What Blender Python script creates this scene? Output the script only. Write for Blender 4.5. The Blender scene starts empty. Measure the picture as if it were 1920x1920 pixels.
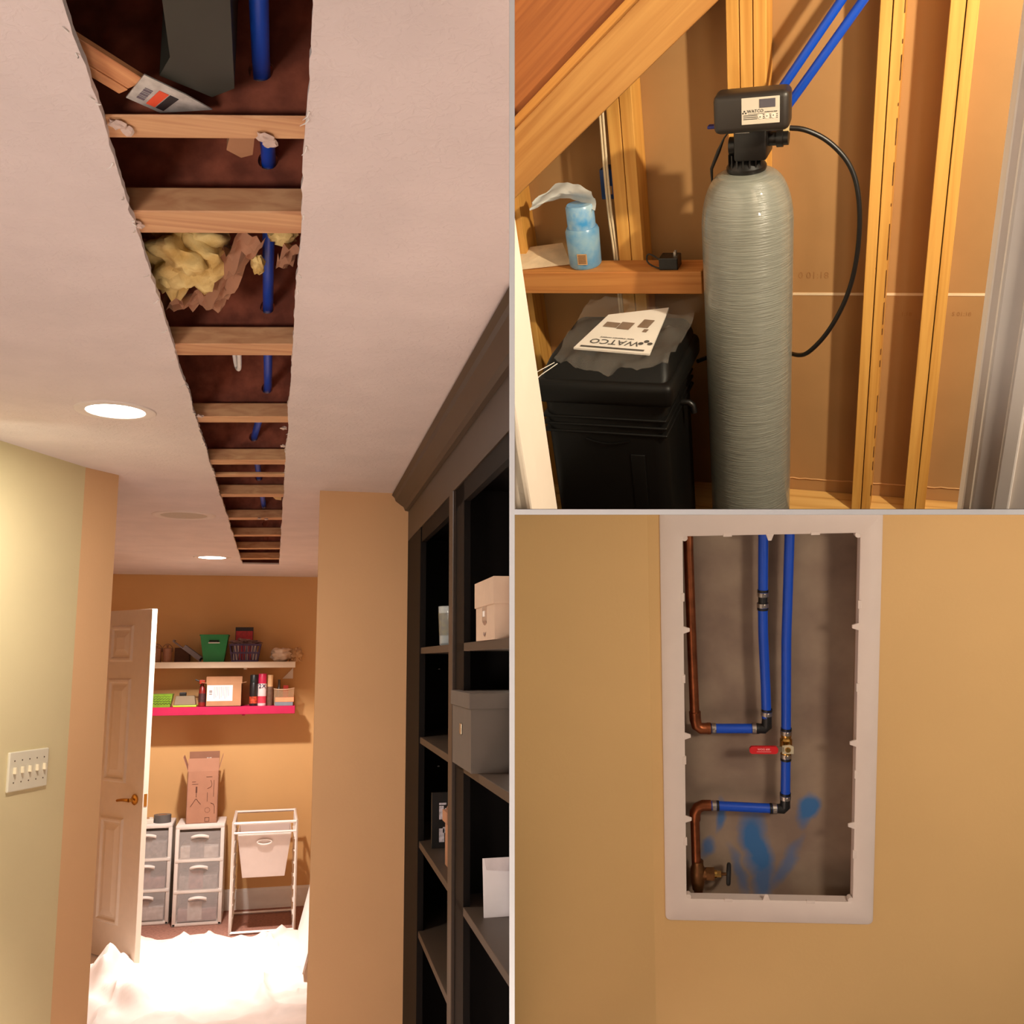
import bpy, bmesh, math, random
from mathutils import Matrix, Vector, noise
random.seed(7)
R = math.radians
scene = bpy.context.scene
COL = scene.collection

# ------------------------------------------------------------------ camera, world, lights, exposure
EYE = Vector((0, 0, 1.71))
C_RIGHT = Vector((0.971052, -0.238815, -0.005082))
C_DOWN = Vector((0.031535, 0.149259, -0.988295))
C_FWD = Vector((0.236778, 0.959525, 0.15247))
cd = bpy.data.cameras.new('camera')
cd.lens = 33.75; cd.sensor_width = 36; cd.clip_start = 0.02; cd.clip_end = 60
cam = bpy.data.objects.new('camera', cd); COL.objects.link(cam)
rot = Matrix((C_RIGHT, -C_DOWN, -C_FWD)).transposed().to_4x4()
cam.matrix_world = Matrix.Translation(EYE) @ rot
scene.camera = cam

wd = bpy.data.worlds.new('world'); scene.world = wd; wd.use_nodes = True
wd.node_tree.nodes['Background'].inputs[0].default_value = (1.0, 0.88, 0.76, 1)
wd.node_tree.nodes['Background'].inputs[1].default_value = 0.13
vs = scene.view_settings
vs.view_transform = 'Standard'; vs.look = 'None'; vs.exposure = 0.0; vs.gamma = 1.0; vs.use_curve_mapping = False

# each of the three rooms has a frame of its own: hallway, closet and access wall
M1 = Matrix.Identity(4)
M2 = Matrix(((0.805346, 0.512472, -0.297976, 0.512519), (-0.572675, 0.542697, -0.614429, 1.056818), (-0.153167, 0.665472, 0.730539, 0.453473), (0, 0, 0, 1)))
M3 = Matrix(((0.938835, 0.325959, -0.111086, 0.166629), (-0.344366, 0.889593, -0.30006, 0.450091), (0.001014, 0.319961, 0.94743, 0.288855), (0, 0, 0, 1)))


def lamp(name, kind, M, loc, target, energy, color, size=0.2, size_y=None, spot=None, blend=0.5):
    l = bpy.data.lights.new(name, kind); l.energy = energy; l.color = color
    if kind == 'AREA':
        l.shape = 'RECTANGLE' if size_y else 'DISK'; l.size = size
        if size_y: l.size_y = size_y
    else:
        l.shadow_soft_size = size
    if spot: l.spot_size = R(spot); l.spot_blend = blend
    o = bpy.data.objects.new(name, l); COL.objects.link(o)
    d = (Vector(target) - Vector(loc)).normalized()
    o.matrix_world = M @ (Matrix.Translation(loc) @ d.to_track_quat('-Z', 'Y').to_matrix().to_4x4())
    return o


# hallway: the recessed cans (two in view), two unseen spots added to bounce light off the floor, a lamp round the corner on the left, an added fill light beside the viewer
WARM = (1, .88, .81)
lamp('can_light', 'SPOT', M1, (-0.40, 2.496, 2.315), (-0.25, 2.40, 0), 320, WARM, .06, spot=62, blend=.8)
lamp('can_glow', 'AREA', M1, (-0.40, 2.496, 2.318), (-0.40, 2.496, 0), 10, WARM, .13)
lamp('bounce_spot_behind', 'SPOT', M1, (-0.20, 0.45, 2.315), (-0.12, 0.55, 0), 470, WARM, .06, spot=64, blend=.8)
lamp('bounce_spot_behind', 'SPOT', M1, (-0.25, -0.45, 2.315), (-0.2, -0.35, 0), 470, WARM, .06, spot=64, blend=.8)
lamp('can_light_far', 'SPOT', M1, (-0.375, 6.011, 2.315), (-0.34, 5.95, 0), 270, (1, .91, .84), .05, spot=52, blend=.95)
lamp('can_glow_far', 'SPOT', M1, (-0.375, 6.011, 2.315), (-0.36, 6.0, 0), 205, (1, .91, .84), .05, spot=124, blend=.3)
lamp('side_room_light', 'AREA', M1, (-0.72, 2.48, 2.12), (-0.72, 2.95, 1.75), 1.3, (.86, 1.0, .88), .16)
lamp('hall_fill', 'AREA', M1, (-1.0, 0.1, 1.25), (0.2, 3.5, 1.35), 17, WARM, .6)
# closet: bulb high on the right
lamp('closet_bulb', 'POINT', M2, (0.72, 1.60, 1.90), (0, 0, 0), 150, (1, .85, .62), .03)
# access wall: lamp on the right
lamp('access_light', 'AREA', M3, (1.02, 0.88, 1.29), (0.30, 2.0, 0.60), 11.0, (1, .87, .72), .26)


# ------------------------------------------------------------------ materials
def lin(c):
    return tuple(((x / 255) / 12.92 if x / 255 <= .04045 else ((x / 255 + .055) / 1.055) ** 2.4) for x in c)


MATS = {}


def mat(name, col, rough=.6, metal=0., var=.10, scale=18., bump=0., bscale=60., alpha=1., emit=0., trans=0., col2=None, spec=.5, stretch=(1, 1, 1), coat=0., dist=.004):
    if name in MATS: return MATS[name]
    m = bpy.data.materials.new(name); m.use_nodes = True; MATS[name] = m
    nt = m.node_tree; b = nt.nodes['Principled BSDF']
    c = lin(col)
    tc = nt.nodes.new('ShaderNodeTexCoord'); mp = nt.nodes.new('ShaderNodeMapping'); mp.inputs['Scale'].default_value = stretch
    nt.links.new(tc.outputs['Object'], mp.inputs['Vector'])
    if var > 0 or col2:
        n = nt.nodes.new('ShaderNodeTexNoise'); n.inputs['Scale'].default_value = scale; n.inputs['Detail'].default_value = 5
        nt.links.new(mp.outputs[0], n.inputs['Vector'])
        r = nt.nodes.new('ShaderNodeValToRGB')
        a = lin(col2) if col2 else tuple(x * (1 - var) for x in c)
        z = c if col2 else tuple(min(1, x * (1 + var)) for x in c)
        r.color_ramp.elements[0].position = .35; r.color_ramp.elements[1].position = .65
        r.color_ramp.elements[0].color = (*a, 1); r.color_ramp.elements[1].color = (*z, 1)
        nt.links.new(n.outputs[0], r.inputs[0]); nt.links.new(r.outputs[0], b.inputs['Base Color'])
    else:
        b.inputs['Base Color'].default_value = (*c, 1)
    b.inputs['Roughness'].default_value = rough; b.inputs['Metallic'].default_value = metal
    b.inputs['Specular IOR Level'].default_value = spec
    b.inputs['Alpha'].default_value = alpha; b.inputs['Transmission Weight'].default_value = trans
    b.inputs['Coat Weight'].default_value = coat
    if emit: b.inputs['Emission Color'].default_value = (*c, 1); b.inputs['Emission Strength'].default_value = emit
    if bump:
        n2 = nt.nodes.new('ShaderNodeTexNoise'); n2.inputs['Scale'].default_value = bscale; n2.inputs['Detail'].default_value = 4
        nt.links.new(mp.outputs[0], n2.inputs['Vector'])
        bp = nt.nodes.new('ShaderNodeBump'); bp.inputs['Strength'].default_value = bump; bp.inputs['Distance'].default_value = dist
        nt.links.new(n2.outputs[0], bp.inputs['Height']); nt.links.new(bp.outputs[0], b.inputs['Normal'])
    return m


def wood(name, c1, c2, axis=2, fine=55., rough=.65, knots=False):
    """Long streaks of two tones along one axis, with a few darker lines."""
    if name in MATS: return MATS[name]
    m = bpy.data.materials.new(name); m.use_nodes = True; MATS[name] = m
    nt = m.node_tree; b = nt.nodes['Principled BSDF']
    tc = nt.nodes.new('ShaderNodeTexCoord'); mp = nt.nodes.new('ShaderNodeMapping')
    s = [fine, fine, fine]; s[axis] = fine * .035; mp.inputs['Scale'].default_value = s
    nt.links.new(tc.outputs['Object'], mp.inputs['Vector'])
    n = nt.nodes.new('ShaderNodeTexNoise'); n.inputs['Scale'].default_value = 1.; n.inputs['Detail'].default_value = 6; n.inputs['Distortion'].default_value = .6
    nt.links.new(mp.outputs[0], n.inputs['Vector'])
    r = nt.nodes.new('ShaderNodeValToRGB'); e = r.color_ramp.elements
    e[0].position = .3; e[0].color = (*lin(c2), 1); e[1].position = .62; e[1].color = (*lin(c1), 1)
    k = e.new(.24); k.color = (*[x * .55 for x in lin(c2)], 1)
    nt.links.new(n.outputs[0], r.inputs[0]); nt.links.new(r.outputs[0], b.inputs['Base Color'])
    b.inputs['Roughness'].default_value = rough
    bp = nt.nodes.new('ShaderNodeBump'); bp.inputs['Strength'].default_value = .12; bp.inputs['Distance'].default_value = .002
    nt.links.new(n.outputs[0], bp.inputs['Height']); nt.links.new(bp.outputs[0], b.inputs['Normal'])
    return m


def knockdown(name, col):
    """Painted ceiling with a sprayed, flattened texture."""
    m = mat(name, col, rough=.9, var=.04, scale=6)
    nt = m.node_tree; b = nt.nodes['Principled BSDF']
    tc = nt.nodes.new('ShaderNodeTexCoord')
    n = nt.nodes.new('ShaderNodeTexNoise'); n.inputs['Scale'].default_value = 55; n.inputs['Detail'].default_value = 3; n.inputs['Distortion'].default_value = 1.2
    r = nt.nodes.new('ShaderNodeValToRGB'); r.color_ramp.elements[0].position = .47; r.color_ramp.elements[1].position = .6
    bp = nt.nodes.new('ShaderNodeBump'); bp.inputs['Strength'].default_value = .26; bp.inputs['Distance'].default_value = .002
    nt.links.new(tc.outputs['Object'], n.inputs['Vector']); nt.links.new(n.outputs[0], r.inputs[0])
    nt.links.new(r.outputs[0], bp.inputs['Height']); nt.links.new(bp.outputs[0], b.inputs['Normal'])
    return m


# ------------------------------------------------------------------ mesh builder
# the dividing walls between the rooms stand along these planes; what reaches them ends flush at their faces
TAPER = 5.25 / 1800
def face(n, s): return (EYE, (n - C_FWD * (s * TAPER)).normalized())
CUT = {1: [(face(C_RIGHT, -1), 1)], 2: [(face(C_RIGHT, 1), -1), (face(C_DOWN, -1), 1)], 3: [(face(C_RIGHT, 1), -1), (face(C_DOWN, 1), -1)], 0: []}
WM = {}


class B:
    def __init__(s): s.bm = bmesh.new()

    def _add(s, vs, fs, M=None):
        v = [s.bm.verts.new((M @ Vector(p)) if M is not None else p) for p in vs]
        out = []
        for f in fs:
            try: out.append(s.bm.faces.new([v[i] for i in f]))
            except ValueError: pass
        return v, out

    def box(s, a, b, M=None, bev=0., seg=2):
        x0, y0, z0 = a; x1, y1, z1 = b
        vs = [(x0, y0, z0), (x1, y0, z0), (x1, y1, z0), (x0, y1, z0), (x0, y0, z1), (x1, y0, z1), (x1, y1, z1), (x0, y1, z1)]
        fs = [(3, 2, 1, 0), (4, 5, 6, 7), (0, 1, 5, 4), (1, 2, 6, 5), (2, 3, 7, 6), (3, 0, 4, 7)]
        v, f = s._add(vs, fs, M)
        if bev:
            es = list({e for q in f for e in q.edges})
            bmesh.ops.bevel(s.bm, geom=es, offset=bev, segments=seg, profile=.5, affect='EDGES')
        return s

    def frustum(s, a0, b0, z0, a1, b1, z1, M=None, bev=0., seg=2):
        """Tapered box: rectangle a0-b0 at z0, a1-b1 at z1."""
        vs = [(a0[0], a0[1], z0), (b0[0], a0[1], z0), (b0[0], b0[1], z0), (a0[0], b0[1], z0), (a1[0], a1[1], z1), (b1[0], a1[1], z1), (b1[0], b1[1], z1), (a1[0], b1[1], z1)]
        fs = [(3, 2, 1, 0), (4, 5, 6, 7), (0, 1, 5, 4), (1, 2, 6, 5), (2, 3, 7, 6), (3, 0, 4, 7)]
        v, f = s._add(vs, fs, M)
        if bev:
            bmesh.ops.bevel(s.bm, geom=list({e for q in f for e in q.edges}), offset=bev, segments=seg, profile=.5, affect='EDGES')
        return s

    def prism(s, poly, h0, h1, M=None):
        """Polygon in xy between the heights h0 and h1."""
        n = len(poly)
        vs = [(p[0], p[1], h0) for p in poly] + [(p[0], p[1], h1) for p in poly]
        fs = [tuple(reversed(range(n))), tuple(range(n, 2 * n))] + [(i, (i + 1) % n, n + (i + 1) % n, n + i) for i in range(n)]
        s._add(vs, fs, M); return s

    def lathe(s, prof, M=None, seg=24, caps=True):
        vs = []; fs = []
        for r, z in prof:
            for i in range(seg):
                a = 2 * math.pi * i / seg; vs.append((r * math.cos(a), r * math.sin(a), z))
        for k in range(len(prof) - 1):
            for i in range(seg):
                j = (i + 1) % seg
                fs.append((k * seg + i, k * seg + j, (k + 1) * seg + j, (k + 1) * seg + i))
        if caps:
            fs.append(tuple(reversed(range(seg)))); fs.append(tuple(range((len(prof) - 1) * seg, len(prof) * seg)))
        s._add(vs, fs, M); return s

    def tube(s, pts, r, seg=12, smooth=0, caps=True, M=None):
        P = [Vector(p) for p in pts]
        for _ in range(smooth):
            Q = [P[0]]
            for a, b in zip(P, P[1:]): Q += [a.lerp(b, .25), a.lerp(b, .75)]
            P = Q + [P[-1]]
        vs = []; fs = []; up = None
        for i, p in enumerate(P):
            t = (P[min(i + 1, len(P) - 1)] - P[max(i - 1, 0)]).normalized()
            if up is None:
                up = Vector((0, 0, 1)) if abs(t.z) < .9 else Vector((1, 0, 0))
            up = (up - t * up.dot(t)).normalized(); w = t.cross(up)
            if isinstance(r, (list, tuple)):
                k_ = i / (len(P) - 1) * (len(r) - 1); i0 = min(int(k_), len(r) - 2); rr = r[i0] + (r[i0 + 1] - r[i0]) * (k_ - i0)
            else: rr = r
            for k in range(seg):
                a = 2 * math.pi * k / seg
                vs.append(p + up * (rr * math.cos(a)) + w * (rr * math.sin(a)))
        for i in range(len(P) - 1):
            for k in range(seg):
                j = (k + 1) % seg
                fs.append((i * seg + k, i * seg + j, (i + 1) * seg + j, (i + 1) * seg + k))
        if caps:
            fs.append(tuple(reversed(range(seg)))); fs.append(tuple(range((len(P) - 1) * seg, len(P) * seg)))
        s._add(vs, fs, M); return s

    def sheet(s, fn, nu, nv, thick=0., M=None):
        """Grid fn(u, v) with u, v in 0..1; thick > 0 gives it a second side along z."""
        vs = [Vector(fn(i / nu, j / nv)) for j in range(nv + 1) for i in range(nu + 1)]
        q = lambda i, j: j * (nu + 1) + i
        fs = [(q(i, j), q(i + 1, j), q(i + 1, j + 1), q(i, j + 1)) for j in range(nv) for i in range(nu)]
        if thick:
            n = len(vs); vs = vs + [v - Vector((0, 0, thick)) for v in vs]
            fs = fs + [tuple(n + i for i in reversed(f)) for f in fs]
            rim = [q(i, 0) for i in range(nu + 1)] + [q(nu, j) for j in range(1, nv + 1)] + [q(i, nv) for i in range(nu - 1, -1, -1)] + [q(0, j) for j in range(nv - 1, 0, -1)]
            fs += [(rim[k], n + rim[k], n + rim[(k + 1) % len(rim)], rim[(k + 1) % len(rim)]) for k in range(len(rim))]
        s._add(vs, fs, M); return s

    def blob(s, c, rad, amp=.25, freq=3., sub=3, seed=0, flat=None):
        r = bmesh.ops.create_icosphere(s.bm, subdivisions=sub, radius=1.)
        for v in r['verts']:
            d = v.co.normalized()
            k = 1 + amp * noise.fractal(d * freq + Vector((seed * 7.3, seed, 0)), 1., 2., 3)
            q = Vector((d.x * rad[0] * k, d.y * rad[1] * k, d.z * rad[2] * k))
            if flat is not None: q.z = max(q.z, flat)
            v.co = q + Vector(c)
        return s

    def text(s, body, size, M, depth=.0004, align='CENTER'):
        cu = bpy.data.curves.new('t', 'FONT'); cu.body = body; cu.size = size; cu.extrude = depth; cu.align_x = align; cu.align_y = 'CENTER'; cu.resolution_u = 2
        o = bpy.data.objects.new('t', cu); COL.objects.link(o)
        me = bpy.data.meshes.new_from_object(o.evaluated_get(bpy.context.evaluated_depsgraph_get()))
        s._add([v.co.copy() for v in me.vertices], [tuple(p.vertices) for p in me.polygons], M)
        bpy.data.objects.remove(o); bpy.data.curves.remove(cu); bpy.data.meshes.remove(me)
        return s

    def build(s, name, m, parent=None, M=None, room=0, smooth=None, label=None):
        """Link as ONE mesh object; room > 0 ends it at the dividing walls of that room."""
        bm = s.bm
        W = WM[parent.name] if parent is not None else (M if M is not None else Matrix.Identity(4))
        Wi = W.inverted()
        for (co, no), sg in CUT[room]:
            c = Wi @ co; n = (W.to_3x3().transposed() @ (no * sg)).normalized()
            g = bm.verts[:] + bm.edges[:] + bm.faces[:]
            out = bmesh.ops.bisect_plane(bm, geom=g, dist=1e-6, plane_co=c, plane_no=n, clear_outer=True)
            es = [e for e in out['geom_cut'] if isinstance(e, bmesh.types.BMEdge)]
            if es:
                try: bmesh.ops.edgeloop_fill(bm, edges=es)
                except Exception: pass
        bmesh.ops.recalc_face_normals(bm, faces=bm.faces[:])
        me = bpy.data.meshes.new(name); bm.to_mesh(me); bm.free()
        me.materials.append(m)
        if smooth:
            me.shade_smooth(); me.set_sharp_from_angle(angle=R(smooth))
        o = bpy.data.objects.new(name, me); COL.objects.link(o)
        if parent is not None: o.parent = parent
        else: o.matrix_world = W
        WM[o.name] = W
        if label: o['label'] = label
        return o


def T(x, y, z, rz=0., rx=0., ry=0.):
    return Matrix.Translation((x, y, z)) @ Matrix.Rotation(rz, 4, 'Z') @ Matrix.Rotation(ry, 4, 'Y') @ Matrix.Rotation(rx, 4, 'X')


def thing(name, label, cat, M, group=None):
    o = bpy.data.objects.new(name, None); COL.objects.link(o); o.empty_display_size = .05
    o.matrix_world = M; WM[o.name] = M.copy()
    return tag(o, label, cat, group)


def tag(o, label, cat, group=None):
    o['label'] = label; o['category'] = cat
    if group: o['group'] = group
    return o


def struct(o, label=None):
    o['kind'] = 'structure'
    if label: o['label'] = label
    return o


def copy_tree(o, M):
    c = o.copy(); COL.objects.link(c); c.matrix_world = M; WM[c.name] = M.copy()
    for ch in o.children:
        d = ch.copy(); COL.objects.link(d); d.parent = c
        for g in ch.children:
            e = g.copy(); COL.objects.link(e); e.parent = d
    return c


XZ = Matrix.Rotation(R(90), 4, 'X')          # text plane facing -y
def face_y(x, y, z, rz=0.): return T(x, y, z, rz) @ XZ   # text standing on a wall, facing -y

# ------------------------------------------------------------------ shared materials
white_paint = mat('white_paint', (236, 232, 226), .45, var=.02)
cream_plastic = mat('cream_plastic', (225, 218, 205), .45, var=.03)
black_plastic = mat('black_plastic', (20, 18, 17), .38, var=.1)
blue_pex = mat('blue_pex', (14, 72, 186), .38, var=.06, scale=4)
steel = mat('steel_clamp', (190, 180, 170), .3, metal=1., var=.1)
brass = mat('brass', (205, 160, 85), .25, metal=1., var=.06)
copper = mat('copper', (140, 78, 46), .38, metal=.85, var=.25, scale=30)
cardboard = mat('cardboard', (176, 128, 92), .85, var=.06, scale=10, bump=.1, bscale=90)
paper = mat('white_paper', (236, 230, 222), .8, var=.02)
ink = mat('black_ink', (38, 34, 32), .7, var=0)
clear_plastic = mat('clear_plastic', (235, 232, 228), .12, var=0, alpha=.22)
milky_plastic = mat('milky_plastic', (232, 222, 212), .25, var=.02, alpha=.55)

# ------------------------------------------------------------------ dividing walls between the three rooms
def ray(px, py, zc): return EYE + (C_FWD + C_RIGHT * ((px - 960) / 1800) + C_DOWN * ((py - 960) / 1800)) * zc
def slab(name, corners, z0, z1):
    b = B()
    b._add([ray(x, y, z0) for x, y in corners] + [ray(x, y, z1) for x, y in corners], [(3, 2, 1, 0), (4, 5, 6, 7), (0, 1, 5, 4), (1, 2, 6, 5), (2, 3, 7, 6), (3, 0, 4, 7)])
    return struct(b.build(name, mat('divider_white', (252, 252, 250), .6, var=0)), 'thin white dividing wall between the rooms')
slab('wall_divider', [(955, -150), (965, -150), (965, 2070), (955, 2070)], .85, 3.9)
slab('wall_divider', [(965, 955), (4600, 955), (4600, 965), (965, 965)], .85, 3.4)  # runs on far past the view to keep the bulb's light off the access wall

b = B(); co = [(966, 954.3), (4500, 954.3), (4500, 955), (966, 955)]  # unseen board added over the divider to damp light bouncing up into the closet
b._add([ray(x, y, .87) for x, y in co] + [ray(x, y, 3.3) for x, y in co], [(3, 2, 1, 0), (4, 5, 6, 7), (0, 1, 5, 4), (1, 2, 6, 5), (2, 3, 7, 6), (3, 0, 4, 7)])
struct(b.build('floor', mat('bounce_cut_brown', (84, 56, 34), .8, var=.15)), 'thin unseen brown board added on the divider to cut bounced light')

# ================================================================== HALLWAY
CZ = 2.33
ceil_m = knockdown('ceiling_paint', (222, 208, 202))
tan_m = mat('tan_wall_paint', (216, 170, 122), .75, var=.02, scale=3, bump=.06, bscale=160)
orange_m = mat('ochre_wall_paint', (212, 166, 108), .75, var=.02, scale=3, bump=.06, bscale=160)
green_m = mat('pale_yellow_green_paint', (220, 204, 156), .7, var=.02, scale=3, bump=.06, bscale=160)
gyp_m = mat('gypsum_edge', (206, 182, 168), .9, var=.1, scale=80)

# ceiling board with the long slot cut out, ragged edges
SL, SR, S0, S1 = -.212, .018, .45, 6.385
ys = [S0 + (S1 - S0) * (i / 330) ** 1.35 for i in range(331)]
def edge_l(y): return SL + .006 * noise.noise((y * 5, 0, 0)) + .003 * noise.noise((y * 33, 1, 0)) + .0015 * noise.noise((y * 90, 1, 0))
def edge_r(y): return SR + .004 * noise.noise((y * 4, 9, 0)) + .0025 * noise.noise((y * 33, 7, 0)) + .0012 * noise.noise((y * 90, 4, 0))
b = B()
def strip(fa, fb, yy):
    n = len(yy); vs = []; fs = []
    for y in yy: vs += [(fa(y), y, CZ), (fb(y), y, CZ), (fa(y), y, CZ + .01), (fb(y), y, CZ + .01)]
    for i in range(n - 1):
        p, q = i * 4, i * 4 + 4
        fs += [(p, p + 1, q + 1, q), (p + 2, q + 2, q + 3, p + 3), (p, q, q + 2, p + 2), (p + 1, p + 3, q + 3, q + 1)]
    fs += [(0, 2, 3, 1), (n * 4 - 4, n * 4 - 3, n * 4 - 1, n * 4 - 2)]
    b._add(vs, fs)
strip(lambda y: -1.8, edge_l, ys); strip(edge_r, lambda y: .95, ys)
strip(lambda y: -1.8, lambda y: .95, [S1, 7.32]); strip(lambda y: -1.8, lambda y: .95, [-.15, S0])
ceiling = struct(b.build('ceiling', ceil_m, room=1), 'textured white ceiling with a long slot cut open to the joists')
# torn paper fibres and crumbs along the cut
b = B()
for i in range(46):
    y = .95 + 5.2 * random.random() ** 1.4; left = random.random() < .55
    x = edge_l(y) if left else edge_r(y); sg = 1 if left else -1
    p = Vector((x - sg * .003, y, CZ - .0005)); a = random.uniform(-1, 1)
    q = p + Vector((sg * random.uniform(-.012, .010), a * .012, -random.uniform(.001, .010))); w = Vector((.0012, .002, 0))
    b.tube([p, p.lerp(q, .5) + w, q], [.0012, .0009, .0003], seg=5)
b.build('torn_paper_edge', paper, ceiling)['kind'] = 'stuff'
b = B()
for i, (x, y) in enumerate([(-.198, 1.128), (-.188, 1.14), (-.03, 1.118), (-.023, 1.13), (-.21, 1.40), (-.204, 2.53), (.008, 2.62), (.011, 2.84), (-.08, 4.36), (-.05, 4.37)]):
    b.blob((x, y, CZ + .006), (.009, .009, .004), .7, 2.5, 2, i)
b.build('gypsum_crumbs', gyp_m, ceiling)['kind'] = 'stuff'

# I-joists across the slot, each a timber flange with an oriented-strand web
flange_m = wood('lvl_flange', (214, 166, 120), (186, 130, 88), 0, 60)
web_m = mat('strand_board', (168, 92, 66), .8, var=.35, scale=26, bump=.25, bscale=60, col2=(128, 66, 46))
JA = R(-12.5); K = 1.016
joists = [(1.078, 1.126, .004, 1), (1.323, 1.391, .038, 1), (1.906, 1.976, .038, 1), (2.493, 2.553, .038, 1), (3.046, 3.114, .038, 1), (3.286, 3.330, .010, 0), (3.683, 3.745, .038, 1), (4.299, 4.364, .038, 1), (4.889, 4.951, .038, 1), (5.474, 5.530, .038, 1), (6.02, 6.085, .038, 1)]
def pipe_x(y):
    pts = [(.4, -.040), (1.1, -.036), (1.36, -.029), (1.96, -.033), (2.55, -.036), (3.13, -.082), (3.75, -.075), (4.40, -.062), (4.8, -.06)]
    for (a, p), (c, q) in zip(pts, pts[1:]):
        if y <= c: return p + (q - p) * (y - a) / (c - a)
    return pts[-1][1]
def pipe_z(y):
    pts = [(.4, 2.375), (1.1, 2.411), (1.36, 2.436), (1.96, 2.431), (2.55, 2.425), (3.13, 2.423), (4.40, 2.401), (4.8, 2.40)]
    for (a, p), (c, q) in zip(pts, pts[1:]):
        if y <= c: return p + (q - p) * (y - a) / (c - a)
    return pts[-1][1]
for y0, y1, h, webbed in joists:
    y0 *= K; y1 *= K; yc = (y0 + y1) / 2; hw = (y1 - y0) / 2
    jm = T(-.1, yc, CZ + .01, JA)
    f = B().box((-.36, -hw, 0), (.20 if yc < 1.2 else .28, hw, h), M=jm, bev=.002, seg=1).build('joist', flange_m, ceiling, room=1)
    if webbed:
        L0, L1, H0, H1, hole = -.36, (.20 if yc < 1.2 else .28), h - .002, .26, .0150
        px = (pipe_x(yc) + .1) / math.cos(JA); pz = pipe_z(yc) - CZ - .01
        b = B(); N = 24; vs = []; fs = []
        for yy in (-.005, .005):
            for i in range(N):
                a = 2 * math.pi * i / N; c, s_ = math.cos(a), math.sin(a)
                t = min(((L1 - px) / c if c > 1e-6 else (L0 - px) / c if c < -1e-6 else 1e9), ((H1 - pz) / s_ if s_ > 1e-6 else (H0 - pz) / s_ if s_ < -1e-6 else 1e9))
                vs += [(px + hole * c, yy, pz + hole * s_), (px + t * c, yy, pz + t * s_)]
            for cx, cz in ((L0, H0), (L1, H0), (L1, H1), (L0, H1)): vs.append((cx, yy, cz))
        S = 2 * N + 4
        for k in (0, 1):
            o = k * S
            for i in range(N):
                j = (i + 1) % N; a, c2, d, e = o + 2 * i, o + 2 * i + 1, o + 2 * j + 1, o + 2 * j
                fs.append((a, c2, d, e))
                p, q = vs[c2], vs[d]          # corner triangles
                if abs(p[0] - q[0]) > 1e-6 and abs(p[2] - q[2]) > 1e-6:
                    for ci in range(4):
                        cc = vs[o + 2 * N + ci]
                        if (abs(cc[0] - p[0]) < 1e-6 or abs(cc[2] - p[2]) < 1e-6) and (abs(cc[0] - q[0]) < 1e-6 or abs(cc[2] - q[2]) < 1e-6):
                            fs.append((c2, o + 2 * N + ci, d))
        for i in range(N):
            j = (i + 1) % N; fs.append((2 * i, 2 * j, S + 2 * j, S + 2 * i))
        b._add(vs, fs, jm)
        b.build('web', web_m, f, room=1)
sub_m = mat('subfloor_board', (160, 84, 60), .85, var=.3, scale=14, col2=(124, 62, 44))
B().box((-.5, .3, 2.60), (.2, 6.9, 2.62)).box((-.5, .3, 2.34), (-.48, 6.9, 2.60)).build('subfloor', sub_m, ceiling, room=1)
B().box((.105, .5, 2.34), (.12, 6.9, 2.60)).build('rim_board', sub_m, ceiling, room=1)
B().box((-.48, 6.42, 2.34), (.105, 6.44, 2.60)).build('blocking', sub_m, ceiling, room=1)

# blue pipe through the joist webs
yy = [.42 + .06 * i for i in range(73)]
p = B().tube([(pipe_x(y), y, pipe_z(y)) for y in yy], .0105, 14).build('water_pipe', blue_pex, room=1, smooth=40)
tag(p, 'blue water pipe running through the joists in the ceiling slot', 'pipe')

# dark air duct, strut, joist hanger plate in the first bay
duct_m = mat('dark_duct', (44, 44, 36), .55, var=.15, scale=12)
o = B().prism([(-.120, .5), (-.058, .5), (-.064, 1.064), (-.090, 1.088), (-.145, 1.058), (-.130, 1.020)], 2.362, 2.52).build('duct', duct_m, room=1)
tag(o, 'dark grey sheet metal duct inside the ceiling slot above the steel plate', 'duct')
strut_m = wood('strut_wood', (222, 160, 108), (190, 122, 76), 0, 70)
t = thing('timber_strut', 'ribbed light brown timber strut entering the ceiling slot beside the steel plate', 'strut', T(-.179, 1.0725, 2.354, R(46.8)))
for i, (a, c) in enumerate([(-.0235, -.008), (-.0075, .008), (.0085, .0235)]):
    B().box((-.19, a, .0015 * (i % 2)), (.006, c, .007), bev=.0008, seg=1).build('ply', strut_m, t)
galv = mat('galvanised_steel', (200, 200, 196), .45, metal=.5, var=.18, scale=60)
t = thing('hanger_plate', 'galvanised steel plate with an orange and black sticker in the ceiling slot', 'steel plate', T(0, 0, 2.3525))
B().prism([(-.159, 1.045), (-.185, 1.096), (-.150, 1.120), (-.090, 1.099), (-.118, 1.074)], 0, .0015).build('plate', galv, t)
def quad_on(u0, v0, u1, v1):
    P = lambda u, v: (Vector((-.185, 1.096)) * (1 - u) + Vector((-.1495, 1.1195)) * u) * (1 - v) + (Vector((-.160, 1.047)) * (1 - u) + Vector((-.118, 1.074)) * u) * v
    return [P(u0, v0), P(u1, v0), P(u1, v1), P(u0, v1)]
B().prism(quad_on(.50, .12, .74, .75), -.0006, 0).build('orange_sticker', mat('orange_print', (232, 84, 48), .6, var=.03), t)
B().prism(quad_on(.77, .12, .99, .75), -.0006, 0).build('black_sticker', mat('black_print', (40, 34, 36), .6, var=.03), t)
b = B()
for i in range(9): b.prism(quad_on(.20, .18 + .055 * i, .40, .18 + .055 * i + (.02 if i % 3 else .035)), -.0006, 0)
b.build('barcode', mat('grey_print', (120, 108, 116), .6, var=0), t)

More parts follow.
